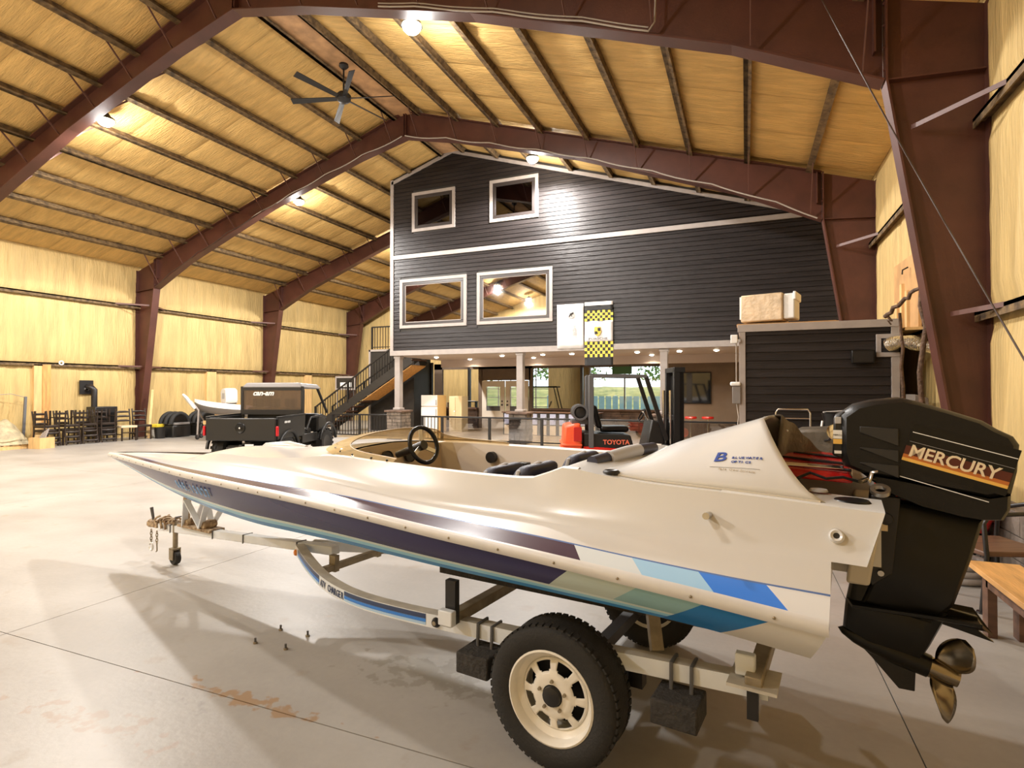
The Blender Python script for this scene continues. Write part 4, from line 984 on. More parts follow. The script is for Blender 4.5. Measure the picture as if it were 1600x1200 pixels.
# side rails: tongue junction, curved front, straight rear
def rail_y(x): return crv([-5.06, -3.4, -3.0, -2.75, -2.45, -2.1, -1.78], [.55, .55, .535, .495, .40, .235, .06])(x)
for s in (1, -1):
    ro = bpy.data.objects.new('side_rail', None); COL.objects.link(ro); ro.parent = tr
    xs = arc(48, -1.78, -5.06); m = MB(); rows = []
    P = [Vector((x, s * rail_y(x), zrl(x) + .0)) for x in xs]
    for i, p in enumerate(P):
        d = (P[min(i + 1, 47)] - P[max(i - 1, 0)]).normalized(); nrm = Vector((-d.y, d.x, 0)).normalized()
        if nrm.y * s < 0: nrm = -nrm
        w_, h_ = .032, .070
        rows.append([p + nrm * w_, p - nrm * w_, p - nrm * w_ - Vector((0, 0, h_)), p + nrm * w_ - Vector((0, 0, h_))])
    m.grid(rows, closed=True)
    m.m = [1 if k % 4 == 0 else 0 for k in range(len(m.m))]
    m.build('beam', ['trailer_white', 'trailer_top'], ro, smooth=40)
    # painted stripes on the curved outer face
    def face_strip(x0, x1, f0, f1, mt, nm):
        rws = []
        for x in arc(16, x0, x1):
            p = Vector((x, s * rail_y(x), zrl(x) + .0)); q = Vector((x - .02, s * rail_y(x - .02), 0)); d = Vector((q.x - p.x, q.y - p.y, 0)).normalized(); nrm = Vector((-d.y, d.x, 0))
            if nrm.y * s < 0: nrm = -nrm
            if abs(nrm.y) < .01: nrm = Vector((0, s, 0))
            e = p + nrm * .0335; rws.append([e - Vector((0, 0, .070 * f0)), e - Vector((0, 0, .070 * f1))])
        MB().grid(rws).build(nm, mt, ro, solid=.0015)
    for (a, b) in ((-1.88, -2.44), (-2.78, -3.43)):
        face_strip(a, b, .06, .40, 'decal_navy', 'navy_stripe'); face_strip(a, b, .42, .66, 'decal_blue', 'blue_stripe'); face_strip(a, b, .68, .86, 'decal_sky', 'sky_stripe')
    if s > 0:
        word = 'ATV CHARGER'
        for i, chh in enumerate(word):
            f = (i + .3) / len(word); x = -2.455 - .31 * f
            p = Vector((x, rail_y(x), zrl(x) + .0)); q = Vector((x - .02, rail_y(x - .02), zrl(x - .02) + .0)); d = (q - p).normalized(); nrm = Vector((-d.y, d.x, 0)).normalized()
            if nrm.y < 0: nrm = -nrm
            if chh != ' ': text('lettering', chh, .058, 'decal_navy', ro, p + nrm * .034 - Vector((0, 0, .056)), d, (0, 0, 1), extrude=.001, bold=.0006, sx=.8)
    lp = MB().lathe([(0, .02), (.018, .018), (.026, .004), (.026, 0)], (-3.50, s * (.55 + .033), zrl(-3.50) - .036), (0, s, 0), 14).build('reflector', 'black_metal', ro, smooth=50)
    MB().lathe([(0, .022), (.012, .021)], (-3.50, s * .583, zrl(-3.50) - .036), (0, s, 0), 10).build('reflector_centre', 'galv', lp)
    am = MB().lathe([(0, .03), (.018, .026), (.026, .01), (.026, 0)], (-1.80, s * .06 + s * .035, zrl(-1.8) - .05), (0.35, s, 0), 14).build('marker_lamp', 'amber', ro, smooth=50)
# cross members with upright guides
for x, wid in ((-3.62, .66), (-5.02, .66)):
    MB().beam((x, -wid, zrl(x) + .015), (x, wid, zrl(x) + .015), .06, .055).build('crossbar', 'galv', tr, bevel=.005)
MB().beam((-2.31, -.42, zrl(-2.3) - .03), (-2.31, .30, zrl(-2.3) - .03), .05, .04).build('crossbar', 'galv', tr, bevel=.004)
for s in (1, -1):
    MB().box(-2.34, -2.28, s * .20 - .02, s * .20 + .02, zrl(-2.3) - .06, zrl(-2.3) + .05).build('bunk_bracket', 'galv', tr, bevel=.003)
    u = MB().box(-3.66, -3.60, s * .62 - .018, s * .62 + .018, zrl(-3.6), .66).build('guide_post', 'black_metal', tr)
    MB().box(-3.67, -3.585, s * .66 - .02, s * .66 + .02, zrl(-3.6) + .0, zrl(-3.6) + .075).build('guide_block', 'trailer_white', tr, bevel=.006)
    MB().box(-5.02, -4.95, s * .60 - .02, s * .60 + .02, zrl(-5) + .02, zrl(-5) + .10).build('end_block', 'trailer_white', tr, bevel=.006)
    ep = MB().hexa([(-5.10, s * .50, zrl(-5) + .005), (-4.93, s * .50, zrl(-5) + .0), (-4.93, s * .68, zrl(-5)), (-5.10, s * .68, zrl(-5)), (-5.10, s * .50, zrl(-5) + .012), (-4.93, s * .50, zrl(-5) + .012), (-4.93, s * .68, zrl(-5) + .012), (-5.10, s * .68, zrl(-5) + .012)]).build('end_plate', 'trailer_top', tr)
    MB().box(-5.03, -4.99, s * .60 - .01, s * .60 + .01, zrl(-5) - .14, zrl(-5)).build('lamp_bracket', 'black_metal', tr)
    MB().beam((-4.62, s * .50, zrl(-4.6)), (-4.56, s * .40, .70), .05, .05).build('bunk_strut', 'galv', tr)
    MB().box(-4.9, -3.4, s * .40 - .03, s * .40 + .03, .605, .655).build('bunk', 'pad_black', tr)
    for x in (-3.80, -4.74):
        st = MB().box(x - .09, x + .09, s * .60 - .07, s * .60 + .10, zrl(x) - .20, zrl(x) - .10).build('step_pad', 'pad_black', tr, bevel=.008)
        for dx in (-.045, .035): MB().tube([(x + dx, s * .51, zrl(x) - .10), (x + dx, s * .51, zrl(x) + .004), (x + dx, s * .592, zrl(x) + .004), (x + dx, s * .595, zrl(x) - .10)], .008, 6).build('u_bolt', 'steel_grey', st, smooth=60)
WX, WZ = -4.235, .301
MB().beam((WX, -.62, WZ), (WX, .62, WZ), .06, .06).build('axle', 'black_metal', tr)
for s in (1, -1):
    MB().box(WX - .30, WX + .30, s * .50 - .03, s * .50 + .03, WZ + .04, WZ + .07).box(WX + .25, WX + .31, s * .47, s * .53, WZ + .03, zrl(WX) - .04).box(WX - .33, WX - .27, s * .47, s * .53, WZ + .03, zrl(WX) - .04).build('leaf_spring', 'black_metal', tr)
    wh = bpy.data.objects.new('wheel', None); COL.objects.link(wh); wh.parent = tr; wh.location = (WX, s * .66, WZ)
    R0 = .307
    prof = [(.188, -.072), (.205, -.088), (.245, -.096), (.280, -.092), (.293, -.080), (.298, -.058), (.300, -.02), (.300, .02), (.298, .058), (.293, .080), (.280, .092), (.245, .096), (.205, .088), (.188, .072)]
    MB().lathe([(r, t) for r, t in prof], (0, 0, 0), (0, s, 0), 56).build('tyre', 'black_rubber', wh, smooth=50)
    tm = MB().box(-.0115, .0115, -.079, -.050, .288, .3015).mesh('tread_block', 'black_rubber')
    for k in range(56):
        for sd in (0, 1):
            o = inst('tread_block', tm, wh, (0, 0, 0), (0, 2 * PI * (k + .5 * sd) / 56, PI * sd))
    rm_ = MB().lathe([(.150, -.04), (.186, -.074), (.196, .070), (.200, .086), (.192, .090), (.183, .078), (.178, .050), (.160, .035), (.150, .03)], (0, 0, 0), (0, s, 0), 48).build('rim', 'rim_white', wh, smooth=40)
    # wheel disc with eight kidney shaped windows
    d = MB(); n = 96
    def ring(r, t): return [(r * math.cos(2 * PI * j / n), s * t, r * math.sin(2 * PI * j / n)) for j in range(n)]
    radii = [(.152, .032), (.142, .040), (.133, .043), (.124, .045), (.115, .046), (.106, .047), (.098, .049), (.088, .056), (.070, .058), (.048, .058), (.046, .050)]
    rg = [ring(r, t) for r, t in radii]; off = len(d.v); d.v += [p for q in rg for p in q]
    for i in range(len(rg) - 1):
        for j in range(n):
            ph = (j % 12) / 12.0; r_ = (radii[i][0] + radii[i + 1][0]) / 2
            hw = {1: 3.6, 2: 4.2, 3: 4.2, 4: 3.6, 5: 2.6}.get(i, 0)
            if abs((j % 12) - 5.5) < hw: continue
            d.f.append((off + i * n + j, off + i * n + (j + 1) % n, off + (i + 1) * n + (j + 1) % n, off + (i + 1) * n + j)); d.m.append(0)
    d.build('wheel_disc', 'rim_white', wh, smooth=40, solid=.005)
    MB().lathe([(0, -.06), (.17, -.06)], (0, 0, 0), (0, s, 0), 32).build('brake_drum', 'black_metal', wh)
    MB().lathe([(.046, .05), (.040, .075), (.025, .08), (0, .08)], (0, 0, 0), (0, s, 0), 20).build('hub_cap', 'black_metal', wh, smooth=40)
    for k in range(5):
        t = 2 * PI * k / 5 + .3; c = (.062 * math.cos(t), s * .056, .062 * math.sin(t))
        MB().cyl(c, (c[0], c[1] + s * .016, c[2]), .009, .007, 6).build('lug_nut', 'galv', wh)

# ================================================================== LYING IN AND BEHIND THE WELL
ft = thing('hatch_panel', 'red fibreglass hatch panel with black gaskets laid over the stern well', 'hatch panel', BOAT_LOC, BOAT_RZ)
MB().hexa([(-5.34, -.60, 1.214), (-5.00, -.60, 1.222), (-5.00, .10, 1.216), (-5.34, .10, 1.205), (-5.33, -.58, 1.262), (-5.02, -.58, 1.285), (-5.02, .08, 1.262), (-5.33, .08, 1.243)]).build('panel', 'red_paint', ft, bevel=.015, seg=3)
for y in (-.42, -.20, .0): MB().tube([(-5.02, y, 1.268 + .02 * (.1 - y)), (-5.33, y + .05, 1.254 + .02 * (.1 - y))], .007, 6).build('gasket', 'black_rubber', ft, smooth=60)
for y in (.02, .075): MB().tube([(-5.04, y + .03, 1.272), (-5.30, y - .03, 1.262)], .006, 8).build('chrome_strip', 'chrome', ft, smooth=60)
MB().tube([(-5.12, .22, 1.222), (-5.18, .16, 1.25), (-5.24, .20, 1.235), (-5.30, .16, 1.24), (-5.36, .12, 1.22)], .006, 6).build('hose', 'black_rubber', ft, smooth=60)
cv = thing('canvas_cover', 'crumpled dark brown canvas cover behind the tail fairing', 'canvas cover', BOAT_LOC, BOAT_RZ)
rows = []
for i in range(16):                 # draped over the far half of the fairing and hanging out of its open tail
    u = .90 + .135 * min(i, 11) / 11; row = []
    for j in range(19):
        t = .03 + .90 * j / 18
        xt = -5.25 + .245 * t ** .62; x = -4.42 + (xt + 4.42) * u; rz = zr(max(x, -5.02)); bz = zG(x) + .004
        y = -(.585 - .485 * t ** 1.45 * (1 - .18 * min(u, 1))); zz = bz + (rz - bz) * t ** .92
        fold = .012 * math.sin(21 * t) + .010 * math.sin(9 * t + 14 * u)
        if i > 11: zz -= .075 * (i - 11) * (.35 + t); x += .012 * (i - 11) + fold * .6
        row.append((x, y - .012 + .05 * (t ** 6), max(zz + .016 + fold * .5, 1.10)))
    rows.append(row)
MB().grid(rows).build('cloth', 'cover_brown', cv, smooth=60, solid=.008)
MB().ball((-5.06, -.22, 1.40), .006, 8).build('snap_stud', 'letter_white', cv, smooth=60)
# ================================================================== helpers for wheels
def wheel(parent, c, r, w, mt_tyre='black_rubber', mt_rim='steel_grey', knob=0, name='wheel', ax=(0, 1, 0), rr=.55):
    wo = bpy.data.objects.new(name, None); COL.objects.link(wo); wo.parent = parent; wo.location = c
    MB().lathe([(r * rr, -w * .42), (r * .8, -w * .5), (r * .95, -w * .45), (r, -w * .3), (r, w * .3), (r * .95, w * .45), (r * .8, w * .5), (r * rr, w * .42)], (0, 0, 0), ax, 28).build('tyre', mt_tyre, wo, smooth=50)
    MB().lathe([(0, w * .15), (r * .2, w * .25), (r * .3, w * .12), (r * rr * .9, w * .2), (r * rr, w * .42), (r * rr, -w * .42), (0, -w * .3)], (0, 0, 0), ax, 24).build('rim', mt_rim, wo, smooth=40)
    if knob:
        m = MB()
        for k in range(knob):
            for sd in (-1, 1):
                t = 2 * PI * (k + .25 * sd) / knob
                b = MB().box(-.03, .03, sd * w * .06 if sd > 0 else -w * .5, w * .5 if sd > 0 else -w * .06, r * .97, r * 1.04)
                b.xf(Matrix.Rotation(t, 4, 'Y')); m.add(b.v, b.f)
        o = m.build('tread_lugs', mt_tyre, wo); o['kind'] = 'stuff'
    return wo

# ================================================================== SIDE-BY-SIDE UTILITY VEHICLE
ut = thing('utility_vehicle', 'black side by side utility vehicle with cargo bed parked by the stairs', 'utility vehicle', (-9.40, 8.34, 0), rad(107.6))
B = 'black_plastic'
wy = .62
for x in (.52, 2.5):
    for s in (1, -1): wheel(ut, (x, s * wy, .335), .335, .27, mt_rim='black_metal', knob=18)
MB().box(.3, 2.75, -.45, .45, .30, .46).build('chassis', 'black_metal', ut)
tgt = MB().box(0, .06, -.74, .74, .58, 1.04).build('tailgate', B, ut, bevel=.02)
MB().lathe([(.0, .002), (.06, .004), (.10, .016), (.11, 0)], (-.001, 0, .84), (-1, 0, 0), 20).build('latch_recess', 'black_satin', tgt, smooth=40)
MB().ball((-.02, 0, .84), .025, 10).build('latch_knob', 'chrome', tgt, smooth=60)
MB().box(.06, 1.25, -.70, .70, .60, .66).build('bed_floor', B, ut)
for s in (1, -1):
    MB().hexa([(.06, s * .70, .60), (1.25, s * .70, .60), (1.25, s * .76, .60), (.06, s * .76, .60), (.06, s * .70, 1.04), (1.25, s * .70, 1.06), (1.25, s * .78, 1.06), (.06, s * .78, 1.04)]).build('bed_side', B, ut, bevel=.015)
    MB().beam((.06, s * .75, 1.055), (1.25, s * .75, 1.075), .07, .035).build('bed_rail', 'black_satin', ut, bevel=.01)
    MB().box(-.012, .05, s * .77 - .022, s * .77 + .022, .68, .88).build('tail_light', 'red_lens', ut, bevel=.012)
    # wheel arch flare
    MB().tube([(.52 + .42 * math.cos(t), s * .77, .36 + .40 * math.sin(t)) for t in arc(12, .1, PI - .1)], .035, 8).build('fender_flare', B, ut, smooth=60)
    MB().tube([(2.5 + .44 * math.cos(t), s * .77, .38 + .42 * math.sin(t)) for t in arc(12, .1, PI - .1)], .04, 8).build('fender_flare', B, ut, smooth=60)
    # roll cage
    MB().tube([(1.28, s * .70, .95), (1.34, s * .68, 1.60), (1.44, s * .60, 1.73), (2.05, s * .60, 1.72), (2.2, s * .62, 1.64), (2.62, s * .68, 1.06)], .032, 8).build('cage_tube', 'black_metal', ut, smooth=60)
    MB().box(1.3, 2.1, s * .66 - .02, s * .66 + .02, .42, .62).build('door_sill', B, ut, bevel=.015)
    MB().tube([(1.45, s * .7, .7), (1.62, s * .72, .98), (2.2, s * .72, 1.02), (2.5, s * .7, .95)], .028, 8).build('door_net_bar', 'black_metal', ut, smooth=60)
MB().hexa([(1.22, -.72, 1.66), (2.28, -.70, 1.63), (2.28, .70, 1.63), (1.22, .72, 1.66), (1.28, -.62, 1.775), (2.2, -.62, 1.745), (2.2, .62, 1.745), (1.28, .62, 1.775)]).build('roof', 'hull_grey', ut, bevel=.03, seg=3)
for z0, z1 in ((1.06, 1.17), (1.60, 1.69)): MB().box(1.235, 1.265, -.70, .70, z0, z1).build('rear_panel_frame', 'black_metal', ut)
for s in (1, -1): MB().box(1.235, 1.265, s * .70 - .03, s * .70 + .03, 1.06, 1.69).build('rear_panel_frame', 'black_metal', ut)
MB().box(1.245, 1.255, -.68, .68, 1.16, 1.61).build('rear_window', 'glass_tinted', ut)
text('lettering', 'can-am', .16, 'letter_white', ut, (1.232, .20, 1.49), (0, -1, 0), (0, 0, 1), extrude=.002, shear=.3, bold=.006, align='CENTER', sx=1.05)
MB().box(1.29, 1.45, -.62, .62, .62, 1.22).box(1.4, 1.9, -.62, .62, .55, .74).build('bench_seat', 'black_satin', ut, bevel=.05, seg=3)
for y in (-.38, .0, .38): MB().box(1.33, 1.42, y - .14, y + .14, 1.22, 1.42).build('headrest', 'black_satin', ut, bevel=.04, seg=3)
MB().hexa([(2.15, -.66, .62), (2.98, -.60, .58), (2.98, .60, .58), (2.15, .66, .62), (2.18, -.66, 1.06), (2.95, -.50, .92), (2.95, .50, .92), (2.18, .66, 1.06)]).build('hood', B, ut, bevel=.05, seg=3)
MB().tube([Vector((2.02 + .03 * math.sin(t), .35 + .17 * math.cos(t), 1.12 + .16 * math.sin(t))) for t in arc(17, 0, 2 * PI)[:-1]], .015, 6, closed=True).build('steering_wheel', 'black_satin', ut, smooth=60)
text('lettering', 'can-am', .085, 'letter_white', ut, (.28, -.785, .93), (1, 0, 0), (0, 0, 1), extrude=.002, shear=.3, bold=.003)
MB().box(-.03, .03, -.28, .28, .40, .46).box(.0, .3, -.04, .04, .40, .5).build('rear_bumper', 'black_metal', ut, bevel=.01)
MB().box(-.036, -.03, -.30, -.12, .42, .52).build('licence_plate', 'letter_white', ut)
MB().tube([(.52, -.5, .34), (.52, .5, .34)], .03, 8).tube([(.5, -.3, .36), (.62, -.35, .66)], .035, 8).tube([(.5, .3, .36), (.62, .35, .66)], .035, 8).build('rear_axle', 'black_metal', ut)

# ================================================================== FORKLIFT
fk = thing('forklift', 'orange and black forklift with raised mast parked before the railing', 'forklift', (-2.36, 11.48, 0), rad(20))
MB().hexa([(-1.22, -.48, .22), (-.82, -.52, .22), (-.82, .52, .22), (-1.22, .48, .22), (-1.18, -.46, .90), (-.86, -.50, .96), (-.86, .50, .96), (-1.18, .46, .90)]).build('counterweight', 'orange_paint', fk, bevel=.05, seg=3)
for z in (.30, .40, .50): MB().box(-1.235, -.83, -.53, .53, z, z + .045).build('weight_rib', 'orange_paint', fk, bevel=.012)
MB().box(-1.0, -.84, -.535, -.52, .60, .88).build('side_panel', 'red_paint', fk, bevel=.01)
MB().box(-.84, .75, -.48, .48, .20, .42).build('body', 'orange_paint', fk, bevel=.04, seg=3)
MB().hexa([(-.82, -.52, .42), (.35, -.52, .34), (.35, .52, .34), (-.82, .52, .42), (-.80, -.48, .50), (.30, -.48, .43), (.30, .48, .43), (-.80, .48, .50)]).build('running_board', 'red_paint', fk, bevel=.02)
hd = MB().hexa([(-.80, -.44, .44), (.20, -.46, .44), (.20, .46, .44), (-.80, .44, .44), (-.80, -.44, .76), (.12, -.46, .72), (.12, .46, .72), (-.80, .44, .76)]).build('engine_hood', 'black_plastic', fk, bevel=.03, seg=3)
text('lettering', 'TOYOTA', .125, 'letter_red', fk, (-.42, -.468, .54), (1, 0, 0), (0, 0, 1), extrude=.004, bold=.003)
MB().box(-.45, .12, -.26, .26, .76, .88).build('seat_cushion', 'black_satin', fk, bevel=.05, seg=3)
MB().hexa([(-.52, -.25, .84), (-.40, -.25, .84), (-.40, .25, .84), (-.52, .25, .84), (-.62, -.22, 1.30), (-.52, -.22, 1.30), (-.52, .22, 1.30), (-.62, .22, 1.30)]).build('seat_back', 'black_satin', fk, bevel=.05, seg=3)
lp = MB().lathe([(0, -.36), (.10, -.36), (.15, -.32), (.16, -.2), (.16, .2), (.15, .32), (.10, .36), (0, .36)], (-.86, 0, 1.16), (0, 1, 0), 22).build('gas_cylinder', 'black_metal', fk, smooth=40)
MB().lathe([(.12, -.40), (.16, -.40), (.16, -.34), (.12, -.34), (.12, -.40)], (-.86, 0, 1.16), (0, 1, 0), 22).build('cylinder_collar', 'steel_grey', lp, smooth=40)
MB().box(-1.02, -.70, -.3, .3, .92, 1.0).build('cylinder_cradle', 'steel_grey', fk)
for s in (1, -1):
    MB().box(-.70, -.60, s * .45 - .04, s * .45 + .04, .40, 1.90).build('guard_post', 'steel_grey', fk, bevel=.01)
    MB().beam((.42, s * .45, 1.88), (.82, s * .45, .62), .06, .08).build('guard_front_post', 'black_metal', fk)
    MB().beam((-.68, s * .45, 1.90), (.44, s * .45, 1.88), .07, .06).build('guard_side_rail', 'steel_grey', fk)
for x in (-.6, -.35, -.1, .15, .4): MB().box(x - .02, x + .02, -.45, .45, 1.87, 1.90).build('guard_bar', 'steel_grey', fk)
for s in (1, -1):
    MB().box(.98, 1.10, s * .34 - .05, s * .34 + .05, .08, 2.05).build('outer_mast', 'black_metal', fk, bevel=.006)
    MB().box(1.10, 1.20, s * .26 - .04, s * .26 + .04, .08, 2.02).build('inner_mast', 'black_metal', fk, bevel=.006)
    MB().cyl((.93, s * .30, .2), (.93, s * .30, 1.6), .03, n=12).build('lift_ram', 'chrome', fk, smooth=40)
    MB().box(1.26, 2.2, s * .22 - .05, s * .22 + .05, .06, .10).box(1.24, 1.29, s * .22 - .05, s * .22 + .05, .06, .6).build('fork', 'black_metal', fk)
    wheel(fk, (.78, s * .42, .27), .27, .2, mt_rim='orange_paint')
    wheel(fk, (-.78, s * .38, .22), .22, .16, mt_rim='orange_paint')
MB().box(.98, 1.2, -.4, .4, 1.96, 2.06).box(1.0, 1.08, -.34, .34, 1.0, 1.1).build('mast_crosshead', 'black_metal', fk, bevel=.008)
MB().box(1.08, 1.12, -.30, .30, 1.35, 1.9).build('mast_shield', 'black_plastic', fk)
MB().box(1.20, 1.25, -.45, .45, .3, .38).box(1.20, 1.25, -.45, .45, .55, .62).build('carriage', 'black_metal', fk)
MB().hexa([(.42, -.40, .42), (.80, -.40, .42), (.80, .40, .42), (.42, .40, .42), (.55, -.38, 1.02), (.78, -.38, .95), (.78, .38, .95), (.55, .38, 1.02)]).build('dashboard', 'black_plastic', fk, bevel=.03)
MB().tube([Vector((.42 + .06 * math.sin(t), .16 * math.cos(t), 1.10 + .14 * math.sin(t) * .8)) for t in arc(17, 0, 2 * PI)[:-1]], .015, 6, closed=True).build('steering_wheel', 'black_satin', fk, smooth=60)
for y in (-.12, -.2): MB().cyl((.5, y, 1.0), (.42, y, 1.16), .008, n=6).ball((.42, y, 1.17), .02, 8).build('lever', 'chrome', fk, smooth=60)

# ================================================================== GOLF CART beyond the partition
gc = thing('golf_cart', 'white golf cart seen through the opening beside the glazed door', 'golf cart', (-8.15, 22.9, 0), rad(10))
MB().hexa([(-1.0, -.5, .3), (1.1, -.5, .3), (1.1, .5, .3), (-1.0, .5, .3), (-.95, -.46, .62), (1.0, -.42, .75), (1.0, .42, .75), (-.95, .46, .62)]).build('body', 'paint_white', gc, bevel=.06, seg=3)
MB().box(-.55, .0, -.48, .48, .62, .78).box(-.62, -.5, -.48, .48, .7, 1.15).build('seat', 'black_satin', gc, bevel=.04)
MB().box(-.75, .75, -.55, .55, 1.72, 1.78).build('roof', 'black_plastic', gc, bevel=.03)
for s in (1, -1):
    for a, b in ((-.65, -.7), (.85, .6)): MB().beam((a, s * .46, .7), (b, s * .48, 1.74), .04, .04).build('roof_post', 'black_metal', gc)
    for x in (-.65, .75): wheel(gc, (x, s * .45, .22), .22, .18, mt_rim='paint_white')
MB().box(.60, .62, -.45, .45, .85, 1.65).build('windscreen', 'glass_clear', gc)
MB().tube([Vector((.35 + .05 * math.sin(t), .2 + .15 * math.cos(t), 1.0 + .13 * math.sin(t))) for t in arc(13, 0, 2 * PI)[:-1]], .014, 6, closed=True).build('steering_wheel', 'black_satin', gc, smooth=60)

# ================================================================== CHAIRS ALONG THE LEFT WALL
def ladder_chair(lab, loc, rz, seat_m='chair_wood', frame_m='chair_wood', flip=False, group='dark dining chairs along the left wall'):
    t = thing('dining_chair', lab, 'chair', loc, rz, group)
    MB().hexa([(-.20, -.20, .41), (.22, -.23, .41), (.22, .23, .41), (-.20, .20, .41), (-.20, -.20, .48), (.22, -.23, .48), (.22, .23, .48), (-.20, .20, .48)]).build('seat', seat_m, t, bevel=.012)
    for s in (1, -1):
        MB().beam((.19, s * .20, 0), (.19, s * .20, .44), .04, .04).build('leg', frame_m, t)
        MB().tube([(-.22, s * .19, 0), (-.19, s * .19, .45), (-.21, s * .19, .7), (-.27, s * .19, 1.0)], .021, 8).build('rear_leg', frame_m, t, smooth=60)
        MB().beam((.19, s * .2, .2), (-.2, s * .19, .2), .022, .03).build('stretcher', frame_m, t)
    MB().beam((.19, -.2, .26), (.19, .2, .26), .022, .03).build('stretcher', frame_m, t)
    for z, x in ((.62, -.20), (.76, -.225), (.90, -.25)):
        MB().tube([(x + .0, -.19, z), (x - .02, -.08, z + .012), (x - .02, .08, z + .012), (x, .19, z)], [.024, .038, .038, .024], 6).build('back_slat', frame_m, t, smooth=60)
    if flip: t.rotation_euler = (PI, 0, rz); t.location = (loc[0], loc[1], loc[2])
    return t
ys = [9.75, 10.27, 10.79, 11.31]
ordw = ('nearest the wooden stud', 'second from the wooden stud', 'third from the wooden stud', 'fourth from the wooden stud')
for i, y in enumerate(ys):
    ladder_chair('dark ladder back chair standing by the left wall, %s' % ordw[i], (-18.55, y, 0), rad(8 - 5 * i) + PI * .0)
    ladder_chair('dark chair turned upside down on another chair, %s' % ordw[i], (-18.50 + .03 * (i % 2), y, 1.01), PI + rad(5 - 4 * i), flip=True)
ladder_chair('chair with a cream seat at the end of the dark chair row', (-18.30, 11.85, 0), rad(-10), seat_m='cream')
ladder_chair('dark ladder back chair standing apart by the brown column', (-18.35, 12.38, 0), rad(-14))
# pellet stove with pipe behind the chairs
sv = thing('stove', 'black stove with a flue pipe bent into the wall', 'stove', (-19.12, 11.62, 0))
MB().box(-.25, .22, -.34, .34, .18, 1.08).build('firebox', 'black_metal', sv, bevel=.02)
MB().box(.221, .232, -.24, .24, .45, .9).build('stove_door', 'black_satin', sv, bevel=.01)
for x in (-.2, .17):
    for y in (-.28, .28): MB().cyl((x, y, 0), (x, y, .18), .025, n=8).build('leg', 'black_metal', sv)
MB().tube([(-.08, -.2, 1.08), (-.08, -.2, 1.62), (-.12, -.26, 1.70), (-.26, -.3, 1.72)], .085, 14).build('flue_pipe', 'black_metal', sv, smooth=50)
MB().box(-.295, -.26, -.52, -.12, 1.48, 1.92).build('wall_thimble', 'black_metal', sv)
MB().lathe([(.03, .04), (.06, .05), (.07, 0)], (-.26, -.33, 1.63), (1, 0, 0), 14).build('thimble_collar', 'chrome', sv, smooth=50)
fc = thing('reel_ring', 'small white ring hanging on the girt above the stove', 'ring', (XL + .15, 10.55, 2.44))
MB().tube([(0, .055 * math.cos(t), .055 * math.sin(t)) for t in arc(17, 0, 2 * PI)[:-1]], .022, 8, closed=True).build('ring', 'letter_white', fc, smooth=60)
# tarp pile on a pallet at the left edge
pl = thing('pallet', 'low wooden pallet under the tarp pile at the left edge', 'pallet', (-18.75, 8.75, 0), rad(4))
for k in range(6): MB().box(-.5, .5, -.6 + k * .21, -.6 + k * .21 + .14, .1, .125).build('deck_board', 'wood_pale', pl)
for x in (-.48, 0, .44): MB().box(x, x + .05, -.6, .6, 0, .1).build('stringer', 'wood_pale', pl)
tp = thing('tarp_pile', 'heap of folded tan tarps on the pallet', 'tarp', (-18.75, 8.75, .125)); rows = []
for i in range(17):
    row = []
    for j in range(17):
        u, v = i / 8 - 1, j / 8 - 1; rr2 = min(1, math.hypot(u, v))
        row.append((u * .52, v * .58, .62 * (1 - rr2 ** 2) ** .6 * (1 + .12 * math.sin(7 * u + 4 * v)) + .03 * math.sin(11 * v - 6 * u) * (1 - rr2)))
    rows.append(row)
MB().grid(rows).build('cloth', 'tarp', tp, smooth=60)
for k, z in enumerate((.12, .24, .37)): MB().tube([(.50 * math.cos(t) * (1 - .35 * k * .6), .56 * math.sin(t) * (1 - .35 * k * .6), z + .02 * math.sin(5 * t)) for t in arc(25, 0, 2 * PI)[:-1]], .035, 6, closed=True).build('fold', 'tarp', tp, smooth=60)
ps = thing('leaning_post', 'dark green metal post leaning beside the tarp pile', 'post', (-19.0, 9.42, 0))
MB().beam((.02, -.02, 0), (-.18, .14, 1.42), .06, .05).build('bar', 'steel_grey', ps)
MB().tube([(-.18, .14, 1.40), (-.2, -.2, 1.5), (-.2, -.6, 1.47), (-.2, -.8, 1.3)], .01, 6).build('hoop', 'cable_grey', ps, smooth=60)
bg = thing('scrap_crate', 'small open crate of scrap beside the tarp pile', 'crate', (-17.98, 9.35, 0), rad(10))
for q in ((-.2, .2, -.2, -.18), (-.2, .2, .18, .2), (-.2, -.18, -.18, .18), (.18, .2, -.18, .18)): MB().box(q[0], q[1], q[2], q[3], 0, .3).build('side', 'wood_pale', bg)
MB().box(-.18, .18, -.18, .18, 0, .03).build('base', 'wood_pale', bg)
for k in range(4): MB().beam((-.12 + .08 * k, -.1, .04), (-.1 + .06 * k, .12, .42 + .04 * k), .03, .03).build('offcut', 'trim', bg)
